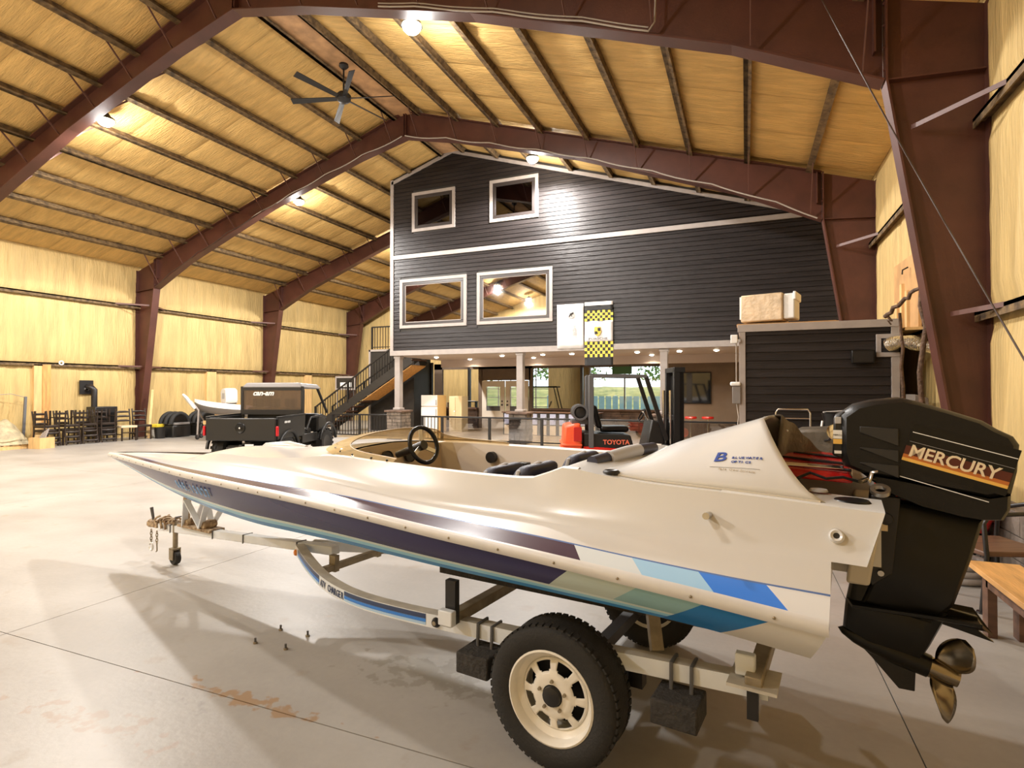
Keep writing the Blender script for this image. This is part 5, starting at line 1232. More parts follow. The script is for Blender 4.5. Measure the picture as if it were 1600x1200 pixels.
# things between the brown column and the vehicle
lw = thing('wood_lath', 'pale wooden lath leaning on the brown column', 'lath', (-18.35, 12.62, 0)); MB().beam((0, 0, 0), (-.42, .42, 1.62), .07, .03).build('lath', 'wood_pale', lw)
sp = thing('floor_box', 'white box with a yellow lid beside the column foot', 'box', (-18.42, 12.98, 0), rad(10))
MB().box(-.14, .14, -.12, .12, 0, .36).build('body', 'paint_white', sp, bevel=.015); MB().box(-.17, .17, -.2, .14, .36, .46).build('lid', 'yellow', sp, bevel=.01)
bn = thing('black_bin', 'small black bin between the end chair and the white box', 'bin', (-18.05, 12.80, 0)); MB().lathe([(0, 0), (.15, 0), (.18, .36), (.16, .36), (.14, .03)], (0, 0, 0), (0, 0, 1), 14).build('tub', 'black_plastic', bn, smooth=40)
for i, (y, lab) in enumerate(((13.45, 'black domed tub nearest the brown column'), (14.42, 'black domed tub beside the steel dolly'))):
    t = thing('domed_tub', lab, 'tub', (-18.25 + .1 * i, y, 0), rad(6), group='black domed tubs by the left wall')
    MB().box(-.36, .36, -.37, .37, 0, .42).build('tub', 'black_plastic', t, bevel=.06, seg=3)
    MB().box(-.35, .375, -.30, .30, .42, .50).build('latch_band', 'hull_grey', t, bevel=.02)
    for x in (-.2, .02, .24): MB().tube([(x, .36 * math.cos(q), .45 + .36 * math.sin(q)) for q in arc(13, 0, PI)], .07, 8).build('hoop', 'black_rubber', t, smooth=60)
    MB().prism([(.30 * math.cos(q), .45 + .30 * math.sin(q)) for q in arc(13, 0, PI)], -.25, .28, axis='x').build('dome', 'black_satin', t)
dj = thing('steel_dolly', 'pale steel dolly frame with a caster beside the truck bed', 'dolly', (-16.55, 13.0, 0), rad(100))
MB().tube([(0, 0, .1), (.05, 0, .95), (.0, .25, 1.25)], .03, 8).tube([(.05, 0, .9), (.45, .1, .5), (.5, .3, .12)], .025, 8).build('frame', 'trim', dj, smooth=60)
MB().tube([(.0, .1, 1.0), (-.12, .3, 1.35), (-.05, .5, 1.45), (.15, .55, 1.3), (.25, .4, 1.05)], .045, 8).build('curved_pipe', 'paint_white', dj, smooth=60)
wheel(dj, (0, 0, .08), .08, .05, name='caster'); wheel(dj, (.5, .3, .08), .08, .05, name='caster')
cbn = thing('wooden_stand', 'tall wooden stand holding the white motor cover', 'stand', (-17.0, 14.6, 0), rad(10))
MB().box(-.3, .3, -.3, .3, 1.02, 1.12).build('top', 'lumber', cbn, bevel=.01)
for x in (-.27, .27):
    for y in (-.27, .27): MB().beam((x, y, 0), (x, y, 1.02), .08, .08).build('leg', 'lumber', cbn)
MB().box(-.3, .3, -.29, -.27, .2, 1.0).build('front_panel', 'plywood', cbn)
pc2 = thing('motor_cover', 'white motor cover tipped on the wooden stand', 'motor cover', (-17.0, 14.6, 1.12), rad(-20))
inflate([(-.22, .03), (.2, .0), (.27, .12), (.22, .5), (.1, .56), (-.16, .54), (-.26, .42)], .2).build('shell', 'paint_white', pc2, smooth=40)
MB().box(-.1, .12, -.206, -.2, .18, .38).build('label', 'print_grey', pc2); MB().box(-.22, .22, -.17, .17, 0, .06).build('base', 'black_plastic', pc2)
sb = thing('small_boat', 'small white and grey aluminium boat behind the utility vehicle', 'boat', (-15.0, 13.4, 0), rad(178)); rows = []
for i in range(16):
    u = i / 15; hw = .72 * (1 - u ** 3.2) + .01; rows.append([(-1.9 + 4.2 * u, -hw * .0, .70 + .22 * u ** 2.5)] + [(-1.9 + 4.2 * u, -hw * k, .70 + .22 * u ** 2.5 + z) for k, z in ((.6, .05), (.88, .14), (1.0, .30))])
m = MB(); m.grid(rows); m.grid([[(p[0], -p[1], p[2]) for p in r] for r in rows]); m.build('hull', 'hull_grey', sb, smooth=40)
m = MB(); rw2 = []
for r in rows: rw2.append([r[3], (r[3][0], r[3][1] * .5, r[3][2] + .07), (r[3][0], 0, r[3][2] + .09), (r[3][0], -r[3][1] * .5, r[3][2] + .07), (r[3][0], -r[3][1], r[3][2])])
m.grid(rw2); m.build('deck_cover', 'paint_white', sb, smooth=40)
MB().box(-1.6, 1.2, -.5, -.42, .5, .62).box(-1.6, 1.2, .42, .5, .5, .62).box(-1.2, -1.1, -.5, .5, 0, .5).box(.8, .9, -.5, .5, 0, .5).build('cradle', 'wood_pale', sb)
# ================================================================== STAIRS
st = thing('staircase', 'black railed staircase climbing beside the loft house', 'staircase', (0, 0, 0), kind='structure')
X0, X1, Z1, YS = -15.6, -11.2, 2.75, 17.4
n = 14
for i in range(n):
    x = X0 + (X1 - X0) * i / n; z = Z1 * (i + 1) / n
    MB().box(x, x + (X1 - X0) / n + .03, YS, YS + 1.0, z - .045, z).build('tread', 'brown_wood', st)
for y in (YS - .02, YS + 1.0):
    MB().hexa([(X0, y, -.0), (X0 + .3, y, 0), (X0 + .3, y + .04, 0), (X0, y + .04, 0), (X0, y, .25), (X0 + .3, y, .45), (X0 + .3, y + .04, .45), (X0, y + .04, .25)]).beam((X0 + .1, y + .02, .18), (X1, y + .02, Z1 - .02), .04, .30).build('stringer', 'dark_wall', st)
MB().hexa([(-13.35, YS + .02, 1.22), (X1, YS + .02, 2.50), (X1, YS + .98, 2.50), (-13.35, YS + .98, 1.22), (-13.35, YS + .02, 1.25), (X1, YS + .02, 2.53), (X1, YS + .98, 2.53), (-13.35, YS + .98, 1.25)]).build('soffit_board', 'lumber', st)
sl_ = Z1 / (X1 - X0)
def zs_(x): return (x - X0) * sl_
for y in (YS, YS + .98):
    MB().beam((X0, y, zs_(X0) + .95), (X1 - .6, y, zs_(X1 - .6) + .95), .05, .05).build('handrail', 'black_metal', st)
    MB().beam((X0, y, zs_(X0) + .18), (X1 - .6, y, zs_(X1 - .6) + .18), .03, .03).build('bottom_rail', 'black_metal', st)
    x = X0
    while x < X1 - .6:
        big = abs((x - X0) % 1.5) < .07
        MB().beam((x, y, zs_(x) + .15), (x, y, zs_(x) + .97), .07 if big else .02, .07 if big else .02).build('newel' if big else 'baluster', 'black_metal', st); x += .12
# landing box with its own railing above the flight
ld_ = thing('stair_landing', 'dark panelled stair landing with pale trim and black rail', 'landing', (0, 0, 0), kind='structure')
MB().box(-14.0, -11.95, 18.75, 20.0, 0, 3.18).build('panel', 'dark_wall', ld_)
MB().box(-14.05, -11.9, 18.70, 18.76, 3.16, 3.24).box(-14.06, -13.98, 18.70, 18.76, 0, 3.24).build('edge_trim', 'trim', ld_)
MB().box(-14.0, -11.2, 18.75, 20.0, 3.18, 3.24).build('deck', 'brown_wood', ld_)
MB().beam((-13.95, 18.78, 4.15), (-12.75, 18.78, 4.15), .05, .05).beam((-12.75, 18.78, 4.15), (-11.6, 18.78, 4.95), .05, .05).build('handrail', 'black_metal', ld_)
MB().beam((-13.95, 18.78, 3.34), (-12.75, 18.78, 3.34), .03, .03).beam((-12.75, 18.78, 3.34), (-11.6, 18.78, 4.10), .12, .2).build('bottom_rail', 'black_metal', ld_)
for k in range(18):
    x = -13.95 + k * .13; e = max(0, x + 12.75) * .69
    MB().beam((x, 18.78, 3.26 + e), (x, 18.78, 4.15 + e), .06 if k in (0, 9) else .02, .06 if k in (0, 9) else .02).build('newel' if k in (0, 9) else 'baluster', 'black_metal', ld_)
# rail by the foot of the stairs
wf = thing('notice_frame', 'pale framed board on the wall above the stair foot', 'frame', (-14.9, 18.3, 1.62))
for q in ((-.5, .5, .48, .55), (-.5, .5, 0, .06), (-.5, -.44, .06, .48), (.44, .5, .06, .48)): MB().box(q[0], q[1], 0, .03, q[2], q[3]).build('moulding', 'trim', wf)
MB().box(-.44, .44, .012, .02, .06, .48).build('board', 'dark_wall', wf); MB().box(-.25, .3, .0, .012, .12, .30).build('white_sheet', 'letter_white', wf)
MB().beam((-.4, .015, -1.62), (-.4, .015, 0), .05, .03).beam((.4, .015, -1.62), (.4, .015, 0), .05, .03).build('leg', 'trim', wf)

# ================================================================== RAILINGS
def railing(x0, x1, posts, lab, glazed=False, y=HY + .14, h=.80):
    r = thing('railing', lab, 'railing', (0, 0, 0), group='railings under the loft', kind='structure')
    MB().box(x0, x1, y - .04, y + .04, h - .05, h).build('top_rail', 'black_metal', r, bevel=.008)
    MB().box(x0, x1, y - .02, y + .02, .06, .10).build('bottom_rail', 'black_metal', r)
    for p in posts: MB().box(p - .035, p + .035, y - .035, y + .035, 0, h - .04).build('post', 'black_metal', r)
    if glazed:
        for a, b in zip(posts[:-1], posts[1:]): MB().box(a + .05, b - .05, y - .005, y + .005, .12, h - .06).build('glass_panel', 'glass_rail', r)
    else:
        x = x0 + .12
        while x < x1 - .05:
            MB().box(x - .01, x + .01, y - .01, y + .01, .10, h - .05).build('baluster', 'black_metal', r); x += .12
railing(-13.4, -10.98, [-13.36, -12.2], 'black baluster railing left of the first stone pedestal')
railing(-9.50, -8.76, [-9.47], 'short black baluster railing right of the refrigerator', y=HY - .25)
railing(-8.76, -.15, [-8.75, -7.12, -5.45, -3.8, -2.1, -.2], 'black railing with glass panels in front of the lounge', True, y=HY - .25)

# ================================================================== LOUNGE THINGS
fr_ = thing('refrigerator', 'white refrigerator with a freezer door under the soffit', 'refrigerator', (-11.02, 18.4, 0), rad(0))
MB().box(-.36, .34, 0, .66, .02, 1.42).build('cabinet', 'fridge_tan', fr_, bevel=.01)
MB().box(-.36, .34, -.05, 0, .05, .98).build('door', 'fridge_white', fr_, bevel=.015); MB().box(-.36, .34, -.05, 0, 1.0, 1.42).build('freezer_door', 'fridge_white', fr_, bevel=.015)
MB().box(.28, .31, -.08, -.05, .6, .9).build('handle', 'print_grey', fr_); MB().box(.28, .31, -.08, -.05, 1.05, 1.25).build('handle', 'print_grey', fr_)
kc = thing('cabinet', 'cream cabinet right of the refrigerator', 'cabinet', (-10.25, 19.0, 0))
MB().box(-.28, .28, 0, .5, 0, 1.38).build('body', 'cabinet', kc, bevel=.01)
for a, b in ((-.27, -.01), (.01, .27)): dd_ = MB().box(a, b, -.02, 0, .06, 1.34).build('door', 'cabinet', kc, bevel=.006); MB().ball(((b - .03) if a < 0 else (a + .03), -.03, .8), .015, 8).build('knob', 'chrome', dd_)
# bottles and glasses along the bar counter
rnd = random.Random(11); bl = ('tall dark bottle', 'short clear jar', 'dark squat bottle', 'white mug')
bm_ = [('bottle', [(0, 0), (.04, 0), (.042, .17), (.015, .23), (.015, .30), (0, .30)], 'black_satin', 'dark bottle standing on the bar counter left of the doors'),
       ('jar', [(0, 0), (.045, 0), (.045, .13), (.05, .14), (0, .14)], 'letter_white', 'white jar standing on the bar counter left of the doors'),
       ('tin', [(0, 0), (.06, 0), (.06, .2), (0, .2)], 'cream', 'cream tin standing on the bar counter left of the doors')]
mesh_ = [MB().lathe(p, (0, 0, 0), (0, 0, 1), 12).mesh(nm, mt, 40) for nm, p, mt, _ in bm_]
for i in range(9):
    k = rnd.choice((0, 0, 1, 2)); o = bpy.data.objects.new(bm_[k][0], mesh_[k]); COL.objects.link(o); o.location = (-12.05 + i * .12, 21.36 + rnd.uniform(-.06, .08), .88); tag(o, bm_[k][3].replace(' left of the doors', ', %s item from the left' % ORD[i]), bm_[k][0], bm_[k][0] + 's on the bar counter')
tr_ = thing('bar_tray', 'black tray rack with white rim on the bar counter', 'tray', (-10.75, 21.4, .88))
MB().box(-.24, .24, -.12, .12, .22, .26).build('tray', 'black_satin', tr_, bevel=.01); MB().box(-.2, .2, -.1, .1, .265, .28).build('rim', 'letter_white', tr_)
for x in (-.2, .2): MB().box(x - .02, x + .02, -.1, .1, 0, .22).build('foot', 'black_satin', tr_)
# made-up low cabinet; blue and cream fronts paint reflections in the glass railing
pb = thing('reflection_cabinet', 'long low made-up cabinet, its pale blue doors painted as reflections in the glass railing', 'cabinet', (-6.2, 18.9, 0))
MB().box(-1.9, 1.6, -.28, .3, 0, .80).build('body', 'dark_wall', pb, bevel=.01); MB().box(-1.94, 1.64, -.34, .34, .80, .84).build('top', 'brown_wood', pb, bevel=.01)
for k in range(10):
    x = -1.84 + k * .345; d_ = MB().box(x, x + .22, -.31, -.28, .40, .77).build('door', 'reflection_blue', pb, bevel=.006); MB().box(x + .18, x + .2, -.325, -.31, .52, .66).build('handle', 'chrome', d_); MB().box(x, x + .22, -.31, -.28, .03, .36).build('reflection_drawer', 'cream', pb, bevel=.006)
tv = thing('television', 'flat television on the brown lounge wall', 'television', (-1.52, 19.44, 1.68))
MB().box(-.48, .48, 0, .05, -.52, .52).build('frame', 'black_satin', tv, bevel=.006); MB().box(-.45, .45, -.004, 0, -.48, .49).build('screen', 'screen', tv)
rs = thing('bar_stool', 'red bar stool under the television', 'stool', (-1.1, 18.6, 0))
MB().lathe([(0, .78), (.17, .78), (.19, .74), (.17, .70), (0, .70)], (0, 0, 0), (0, 0, 1), 18).build('seat', 'red_paint', rs, smooth=50); MB().cyl((0, 0, .02), (0, 0, .7), .03, n=10).build('stem', 'chrome', rs, smooth=40); MB().lathe([(0, .03), (.18, .02), (.2, 0)], (0, 0, 0), (0, 0, 1), 18).build('foot', 'chrome', rs, smooth=40)
rs2 = copy_tree(rs); rs2.location = (-1.6, 18.5, 0); rs2['label'] = 'red bar stool standing left of the other red stool'; rs['group'] = rs2['group'] = 'red bar stools'
gs = thing('green_sign', 'small green sign hanging below the soffit over the window', 'sign', (-4.2, 20.6, 2.2)); MB().box(-.36, .36, 0, .03, 0, .28).build('board', 'green_sign', gs); 
for x in (-.3, .3): MB().box(x - .01, x + .01, .01, .02, .28, .54).build('hanger', 'black_metal', gs)

# ================================================================== BANNERS on the gable
def cloth_panel(x0, x1, z0, z1, y, seed, m, mi=0, amp=.012):
    rows = [[(x0 + (x1 - x0) * i / 10, y - .02 - amp * math.sin(i * 1.3 + seed + j * .2), z0 + (z1 - z0) * j / 10) for i in range(11)] for j in range(11)]
    return m.grid(rows, mi)
b1 = thing('banner', 'white hanging banner with a faint circular emblem, left of the checkered one', 'banner', (0, 0, 0), group='banners on the gable')
cloth_panel(-5.04, -4.25, 2.80, 4.08, HY - .055, 0, MB()).build('cloth', 'flag_white', b1, smooth=60, solid=.004)
MB().lathe([(.10, 0), (.115, .003), (.115, -.003), (.10, -.003)], (-4.62, HY - .105, 3.78), (0, 1, 0), 24).build('emblem_ring', 'print_grey', b1)
MB().tube([(-4.68, HY - .10, 3.72), (-4.62, HY - .10, 3.80), (-4.55, HY - .10, 3.82)], [.012, .022, .03], 8).tube([(-4.66, HY - .10, 3.80), (-4.62, HY - .10, 3.78), (-4.60, HY - .10, 3.72)], .010, 6).build('emblem', 'print_dark', b1, smooth=60)
text('lettering', 'HDB', .15, 'print_grey', b1, (-4.57, HY - .096, 3.46), (0, 0, -1), (1, 0, 0), sx=.95)
b2 = thing('banner', 'banner with yellow and black checks and a gold crest, right of the white one', 'banner', (0, 0, 0), group='banners on the gable')
ya = HY - .06
for z0, z1, mt in ((4.0, 4.10, 'flag_white'), (3.86, 4.0, 'flag_black'), (2.98, 3.56, 'flag_white'), (2.30, 2.54, 'flag_black')): cloth_panel(-4.22, -3.41, z0, z1, ya, 2, MB()).build('cloth', mt, b2, smooth=60, solid=.004)
for (z0, rowsn) in ((3.56, 4), (2.54, 5)):
    cw = .81 / 11; ch_ = (.30 if rowsn == 4 else .44) / rowsn
    for k in range(rowsn):
        for i in range(11):
            x = -4.22 + i * cw; yy = ya - .02 - .012 * math.sin(i * .91 + 2)
            MB().box(x, x + cw, yy - .002, yy + .002, z0 + k * ch_, z0 + (k + 1) * ch_).build('check', 'flag_yellow' if (i + k) % 2 == 0 else 'flag_black', b2)
sh_ = [(-.095, .12), (-.05, .135), (0, .125), (.05, .135), (.095, .12), (.10, .0), (.07, -.09), (0, -.14), (-.07, -.09), (-.10, .0)]
cr_ = MB().prism([(-3.84 + a, 3.26 + b) for a, b in sh_], ya - .045, ya - .038).build('crest', 'gold', b2)
for (a0, a1, c0, c1, mt) in ((.0, .085, .01, .10, 'flag_black'), (-.085, 0, -.08, .005, 'flag_black'), (-.03, .03, -.035, .045, 'flag_yellow')): MB().box(-3.84 + a0, -3.84 + a1, ya - .049, ya - .045, 3.26 + c0, 3.26 + c1).build('crest_field', mt, cr_)
text('lettering', 'PORSCHE', .085, 'print_dark', b2, (-3.83, ya - .04, 3.03), (1, 0, 0), (0, 0, 1), align='CENTER', sx=1.5)

# ================================================================== CEILING FAN
cf = thing('ceiling_fan', 'large black six blade ceiling fan hanging from the ridge', 'ceiling fan', (XC, 10.40, 0))
MB().lathe([(0, 9.17), (.10, 9.16), (.11, 9.08), (.05, 9.02), (0, 9.02)], (0, 0, 0), (0, 0, 1), 18).build('canopy', 'black_metal', cf, smooth=40)
MB().cyl((0, 0, 8.45), (0, 0, 9.05), .02, n=10).build('downrod', 'black_metal', cf)
MB().lathe([(0, 8.24), (.10, 8.25), (.16, 8.30), (.17, 8.40), (.12, 8.46), (.04, 8.5)], (0, 0, 0), (0, 0, 1), 20).build('motor', 'black_metal', cf, smooth=40)
for k in range(6):
    t = rad(17) + k * PI / 3; d = Vector((math.cos(t), math.sin(t), 0)); s_ = Vector((-math.sin(t), math.cos(t), 0)); zc = Vector((0, 0, 8.33)); tl = Vector((0, 0, .03))
    p, q = zc + d * .14, zc + d * 1.25
    MB().hexa([p - s_ * .05 - tl * .5, p + s_ * .05 + tl * .5, q + s_ * .065 + tl, q - s_ * .065 - tl] + [v + Vector((0, 0, .012)) for v in (p - s_ * .05 - tl * .5, p + s_ * .05 + tl * .5, q + s_ * .065 + tl, q - s_ * .065 - tl)]).build('blade', 'black_metal', cf)

# ================================================================== CABLES AND CONDUIT ON THE FRAMES
cb = thing('brace_cable', 'thin slack cable slanting down past the big column to the right wall', 'cable', (0, 0, 0))
P0, P1 = Vector((.66, 7.03, 6.28)), Vector((2.05, 5.17, 1.40)); MB().tube([P0.lerp(P1, t) + Vector((0, 0, -.06 * math.sin(t * PI))) for t in arc(24, 0, 1)], .007, 6).build('cable', 'cable_dark', cb, smooth=60)
def along(s, Y, d0, d1, drop, n=16):
    bf = crv([0.0, 1.6, 4.8, 8.4, 9.99], [.84, .70, .64, .84, 1.11]); pts = []
    for d in arc(n, d0, d1): X = XC + s * d; pts.append((X, Y - .15, zf(X) - bf(d) + .02 - drop * abs(math.sin(d * 2.4))))
    return pts
c1 = thing('conduit', 'grey wiring clipped along the rafter in front of the gable', 'wiring', (0, 0, 0)); MB().tube(along(1, 13.0, .05, 9.9, .05, 40), .016, 6).build('cable', 'cable_grey', c1, smooth=60); MB().tube(along(-1, 13.0, .05, 5.5, .05, 30), .014, 6).build('cable', 'cable_grey', c1, smooth=60)
c2 = thing('conduit', 'grey wiring clipped along the near rafter above the fan', 'wiring', (0, 0, 0)); p = along(1, 7.47, 3.2, 7.4, .03, 20); MB().tube(p + [(p[-1][0] + .08, p[-1][1], p[-1][2] + .1), (p[-1][0] + .1, p[-1][1], p[-1][2] + .6)], .013, 6).build('cable', 'cable_grey', c2, smooth=60); MB().tube([(a, b, c + .05) for a, b, c in p], .010, 6).build('cable', 'cable_grey', c2, smooth=60)
c3 = thing('conduit', 'dark wiring hanging along the left rafter above the floor', 'wiring', (0, 0, 0)); MB().tube(along(-1, 13.0, 4.5, 9.9, .06, 30), .012, 6).build('cable', 'cable_dark', c3, smooth=60)

# ================================================================== AROUND THE UTILITY ROOM
bxw = thing('wrapped_box', 'cream box wrapped in clear film on top of the utility room', 'box', (.34, 9.62, 2.66), rad(-14))
MB().box(-.36, .24, -.24, .24, 0, .42).build('carton', 'cardboard', bxw, bevel=.02); MB().box(.24, .40, -.2, .2, .02, .40).build('foam_end', 'paint_white', bxw, bevel=.02); MB().box(-.38, -.36, -.22, .22, .05, .4).build('film_flap', 'letter_white', bxw)
MB().box(.38, .42, -.22, .22, .30, .42).build('film_end', 'letter_white', bxw, bevel=.01)
for k, (z, y) in enumerate(((2.602, 9.5), (2.622, 9.7))):
    bd = thing('loose_board', ('thin board lying under the wrapped box, front one', 'thin board lying under the wrapped box, rear one')[k], 'board', (.5, y, z), rad(2 - 5 * k)); MB().box(-.62, .75, -.18, .18, 0, .018).build('plank', 'plywood', bd)
el = thing('emergency_light', 'small white emergency light at the top left of the utility room', 'light fitting', (-.16, 9.25, 2.32)); MB().box(-.05, .05, -.04, .04, 0, .13).build('case', 'letter_white', el, bevel=.01); MB().box(.05, .09, -.03, .03, .02, .06).build('bracket', 'print_grey', el)
eb = thing('switch_box', 'grey electrical box with white cap and cable on the utility room corner', 'electrical box', (-.13, 9.27, 1.40)); MB().box(-.06, .06, -.05, .03, 0, .26).build('case', 'hull_grey', eb, bevel=.008); MB().box(-.09, .06, -.07, .03, .27, .33).build('cap', 'letter_white', eb, bevel=.02)
MB().tube([(0, 0, .3), (0, .0, .92)], .010, 6).tube([(.0, 0, .02), (.03, 0, -.2), (.0, 0, -.5), (.03, 0, -1.39)], .011, 6).build('cable', 'cable_grey', eb, smooth=60)
sk = thing('wall_speaker', 'small black speaker box on the front of the utility room', 'speaker', (1.53, SY - .03, 1.98)); MB().box(-.14, .14, -.09, 0, 0, .19).build('cabinet', 'black_satin', sk, bevel=.01); MB().box(-.12, .12, -.095, -.09, .02, .17).build('grille', 'black_metal', sk)
fd = thing('flex_duct', 'crumpled silver flexible duct from the utility room to the right wall', 'duct', (0, 0, 0)); pts = []; rr_ = []
for i in range(64):
    t = i / 63; pts.append(Vector((1.82 + .56 * t, SY - .08 - .45 * t, 2.22 + .05 * math.sin(t * 6) )));  rr_.append(.075 + .012 * (i % 2) + .012 * math.sin(t * 17))
MB().tube(pts, rr_, 14).build('duct', 'foil', fd, smooth=30)
pw = thing('plywood_sheet', 'plywood sheet with strips leaning on the right wall above the duct', 'plywood', (0, 0, 0)); MB().hexa([(2.30, 9.7, 2.50), (2.34, 9.7, 2.50), (2.34, 11.1, 2.50), (2.30, 11.1, 2.50), (2.30, 9.7, 3.62), (2.34, 9.7, 3.62), (2.34, 11.1, 3.66), (2.30, 11.1, 3.66)]).build('sheet', 'plywood', pw)
for y, h in ((10.15, .6), (10.45, .75), (10.75, .5)): MB().box(2.26, 2.30, y, y + .12, 2.52, 2.52 + h).build('strip', 'wood_pale', pw)
MB().tube([(2.27, 10.1, 3.46), (2.2, 10.1, 3.42), (2.2, 10.12, 3.36)], .012, 6).build('hook', 'black_metal', pw)
sf = thing('wall_shelf', 'pale board shelf above the duct on the right wall', 'shelf', (0, 0, 0)); MB().box(2.05, 2.34, 9.3, 11.3, 2.44, 2.48).build('board', 'wood_pale', sf); MB().box(2.28, 2.38, 9.5, 9.55, 2.2, 2.44).box(2.28, 2.38, 11.0, 11.05, 2.2, 2.44).build('bracket', 'black_metal', sf)
br_ = thing('branch_arch', 'arch of crooked bare branches standing before the right wall', 'branch arch', (0, 0, 0)); rnd = random.Random(4)
def twig(p, q, r0, r1, n=12, w_=.03, nm='branch'):
    p, q = Vector(p), Vector(q); MB().tube([p.lerp(q, t) + (Vector((rnd.uniform(-w_, w_), rnd.uniform(-w_, w_), rnd.uniform(-w_, w_))) if 0 < t < 1 else Vector()) for t in arc(n, 0, 1)], [r0 + (r1 - r0) * t for t in arc(n, 0, 1)], 8).build(nm, 'branch', br_, smooth=60)
twig((1.86, 8.6, 0), (1.84, 8.6, 2.60), .028, .018); twig((1.93, 8.0, 0), (1.94, 8.0, 2.88), .035, .028); twig((1.68, 8.6, 2.56), (1.94, 8.0, 2.86), .028, .022, w_=.02); twig((1.70, 8.6, 2.6), (1.74, 8.58, 2.45), .02, .01, 5)
pkk = thing('grey_panel', 'dark grey angled panel standing beside the utility room', 'panel', (2.14, 9.0, 0)); MB().hexa([(-.12, -.2, 0), (.2, -.2, 0), (.2, .25, 0), (-.12, .25, 0), (-.10, -.2, 1.55), (.05, -.2, 1.50), (.05, .25, 1.50), (-.10, .25, 1.55)]).build('panel', 'grey_block', pkk, bevel=.01)
ht = thing('folding_chair', 'steel tube folding chair standing before the utility room', 'chair', (.62, 8.95, 0), rad(-6))
MB().tube([(-.22, 0, 0), (-.22, 0, 1.28), (-.19, 0, 1.33), (.19, 0, 1.33), (.22, 0, 1.28), (.22, 0, 0)], .013, 8).build('frame', 'chrome', ht, smooth=60); MB().tube([(-.22, 0, 1.2), (.22, 0, 1.2)], .010, 8).build('crossbar', 'chrome', ht, smooth=60); MB().box(-.2, .2, -.35, .0, .44, .47).build('seat', 'black_satin', ht, bevel=.01)
for x in (-.2, .2): MB().cyl((x, -.34, .45), (x, -.2, 0), .012, n=8).build('leg', 'chrome', ht)
# red snowmobile under its cover, beyond the boat
sn = thing('snowmobile', 'red snowmobile with a dark cover and a chrome mirror behind the boat', 'snowmobile', (.72, 6.65, 0), rad(170))
inflate([(-1.3, .35), (1.2, .30), (1.35, .45), (1.0, .78), (.45, .92), (-.2, .84), (-1.2, .80), (-1.4, .6)], .42).build('body', 'red_paint', sn, smooth=40)
inflate([(.5, .90), (.2, 1.20), (-.1, 1.22), (-.4, 1.05), (-1.1, .92), (-1.3, .78), (-.4, .80), (.4, .86)], .36).build('cover', 'cover_brown', sn, smooth=40)
MB().hexa([(-1.2, -.2, .02), (.6, -.2, .02), (.6, .2, .02), (-1.2, .2, .02), (-1.3, -.2, .32), (.8, -.2, .32), (.8, .2, .32), (-1.3, .2, .32)]).build('track', 'black_rubber', sn, bevel=.05)
for s in (1, -1):
    MB().tube([(.55, s * .48, .03), (1.2, s * .5, .03), (1.5, s * .5, .08), (1.68, s * .5, .22)], .04, 8).build('ski', 'black_metal', sn, smooth=60)
    MB().beam((1.05, s * .3, .4), (1.1, s * .5, .07), .04, .04).build('ski_leg', 'chrome', sn)
MB().lathe([(0, .012), (.055, .01), (.075, 0), (.06, -.025), (0, -.03)], (-.15, .5, 1.20), (-.5, .8, .2), 18).build('mirror', 'chrome', sn, smooth=50); MB().tube([(0, .25, 1.08), (-.1, .42, 1.12), (-.14, .49, 1.18)], .012, 6).build('mirror_arm', 'black_metal', sn)
gb = thing('golf_bag', 'black bag with white straps behind the outboard', 'bag', (1.12, 8.4, 0)); MB().lathe([(0, 0), (.17, 0), (.19, .1), (.18, 1.22), (.20, 1.30), (.14, 1.32), (0, 1.28)], (0, 0, 0), (0, 0, 1), 18).build('body', 'black_satin', gb, smooth=40); MB().tube([(-.19, -.02, 1.2), (-.23, -.05, .95), (-.2, -.04, .7)], .015, 6).build('strap', 'letter_white', gb, smooth=60); MB().tube([(-.18, 0, 1.31), (.18, .05, 1.34)], .014, 6).build('top_rim', 'print_grey', gb)

# ================================================================== RIGHT FOREGROUND
be = thing('wood_bench', 'honey coloured wooden plank bench at the right edge', 'bench', (0, 0, 0))
MB().box(1.39, 1.68, 2.7, 4.76, .405, .44).build('plank', 'wood_bench', be, bevel=.004)
for y in (4.55, 2.85):
    for x in (1.44, 1.60): MB().box(x, x + .05, y, y + .09, 0, .405).build('leg', 'brown_wood', be)
MB().box(1.44, 1.48, 2.9, 4.58, .32, .405).box(1.61, 1.65, 2.9, 4.58, .32, .405).build('apron', 'brown_wood', be)
ac = thing('metal_armchair', 'black metal armchair with sled legs behind the bench', 'chair', (1.72, 5.35, 0), rad(200))
MB().box(-.24, .24, -.24, .24, .40, .44).build('seat', 'brown_wood', ac, bevel=.01)
for s in (1, -1):
    MB().tube([(-.24, s * .24, 0), (-.22, s * .24, .42), (-.24, s * .24, .68), (-.18, s * .24, .72), (.2, s * .24, .70), (.24, s * .24, .64), (.22, s * .24, .40), (.26, s * .24, 0)], .016, 8).build('side_frame', 'black_metal', ac, smooth=60)
    for x in (-.24, .26): MB().lathe([(0, .02), (.03, .015), (.035, 0)], (x, s * .24, 0), (0, 0, 1), 12).build('foot', 'black_metal', ac)
MB().tube([(-.23, -.24, .66), (-.27, 0, .74), (-.23, .24, .66)], .016, 8).build('back_bar', 'black_metal', ac, smooth=60)
hz = thing('hose_coil', 'pale coiled hose on the floor under the metal armchair', 'hose', (1.62, 5.98, 0)); m = MB()
for k in range(3): m.tube([((.30 - .02 * k) * math.cos(t), (.30 - .02 * k) * math.sin(t), .03 + .05 * k) for t in arc(33, 0, 2 * PI)[:-1]], .028, 8, closed=True)
m.build('coil', 'trim', hz, smooth=60); MB().tube([(.05, 0, .05), (.0, .1, .4), (.02, .12, .62)], .025, 8).build('hose_end', 'trim', hz, smooth=60)
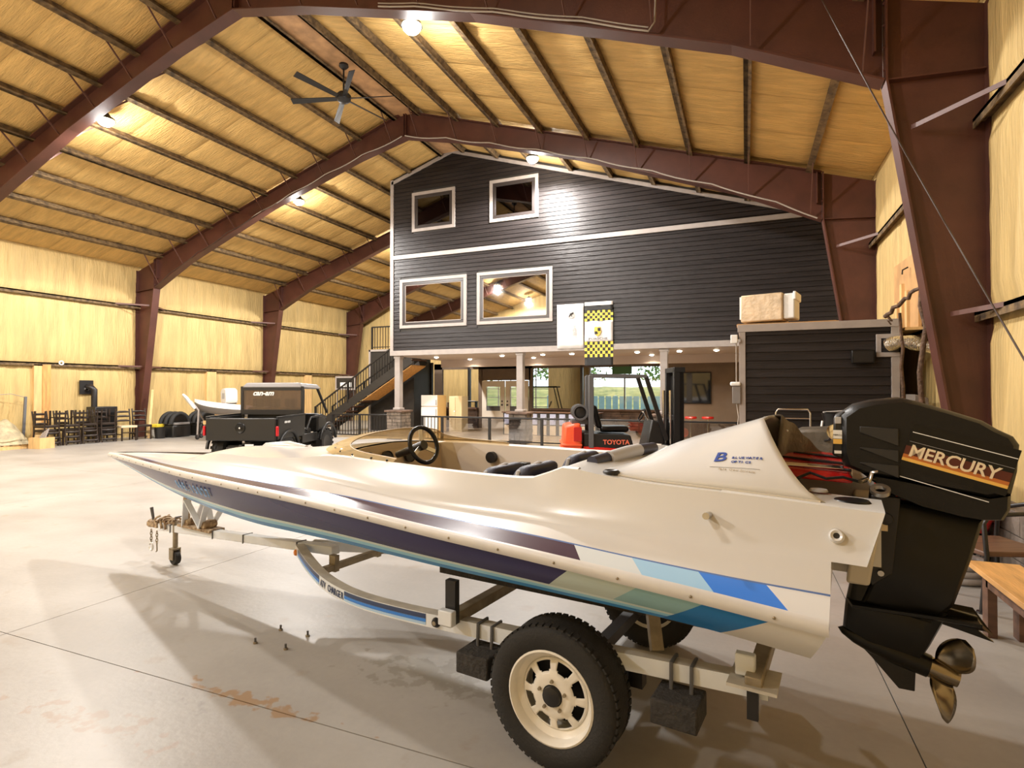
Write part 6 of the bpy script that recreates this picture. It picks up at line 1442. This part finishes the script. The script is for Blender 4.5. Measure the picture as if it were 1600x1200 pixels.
# four anchor bolts in the floor
for i, (x, y, lab) in enumerate(((-2.87, 2.67, 'anchor bolt in the floor nearest the left'), (-2.63, 2.68, 'anchor bolt in the floor nearest the viewer'), (-2.64, 2.88, 'anchor bolt in the floor on the right of the four'), (-2.87, 2.88, 'anchor bolt in the floor at the back of the four'))):
    a = thing('anchor_bolt', lab, 'bolt', (x, y, 0), group='anchor bolts in the floor'); MB().cyl((0, 0, 0), (0, 0, .035), .007, n=10).build('stud', 'steel_grey', a); MB().cyl((0, 0, 0), (0, 0, .01), .014, n=6).build('nut', 'galv', a)

# ================================================================== OUTDOORS beyond the far window
gr = MB().box(-60, 50, YE + .2, 90, -.25, -.15).build('ground_outside', 'grass'); structure(gr, 'grassy yard outside the far window'); gr['category'] = 'ground'
hb = MB().grid([[(x, y, -.2 + 2.0 * max(0, min(1, (y - 31) / 9)) ** 1.2 + .12 * math.sin(x * .9 + y)) for x in arc(31, -40, 30)] for y in arc(13, 30.5, 62)]).build('hill_outside', 'grass', smooth=60); structure(hb, 'grassy bank rising behind the fence in the yard'); hb['category'] = 'hill'
rnd = random.Random(9)
def tree(x, y, h, lab):
    t = thing('tree', lab, 'tree', (x, y, 1.5), group='trees outside the far window')
    MB().cyl((0, 0, 0), (.1, 0, h * .8), .16, .06, 8).build('trunk', 'bark', t, smooth=60); m = MB()
    for _ in range(1500):
        c = Vector((rnd.gauss(0, h * .17), rnd.gauss(0, h * .17), h * rnd.uniform(.12, 1.0))); r = rnd.uniform(.09, .2)
        u = Vector((rnd.uniform(-1, 1), rnd.uniform(-1, 1), rnd.uniform(-1, 1))).normalized(); v = u.orthogonal().normalized()
        m.add([c - u * r, c + v * r * .6, c + u * r, c - v * r * .6], [(0, 1, 2, 3)])
    o = m.build('foliage', 'leaf', t); o['kind'] = 'stuff'
for i, (x, y, h) in enumerate(((-11.0, 38, 7), (-4.4, 37.5, 6), (-.6, 47, 7.5), (3.6, 39, 6.5), (-14.5, 44, 8), (-19.8, 39, 7))):
    tree(x, y, h, 'leafy tree in the yard, %s from the left' % ('third', 'fourth', 'fifth', 'last', 'second', 'first')[i])
bf_ = thing('slat_fence', 'pale blue slat fence in the yard outside the far window', 'fence', (0, 0, -.15))
for x in arc(26, -10, -1): MB().box(x, x + .28, 29.0, 29.03, .1, 1.45).build('slat', 'blue_fence', bf_)
for z in (.2, 1.30): MB().box(-10, -.7, 29.03, 29.07, z, z + .07).build('rail', 'paint_white', bf_)
for x in arc(6, -10, -.8): MB().box(x, x + .09, 29.07, 29.16, 0, 1.5).build('post', 'paint_white', bf_)
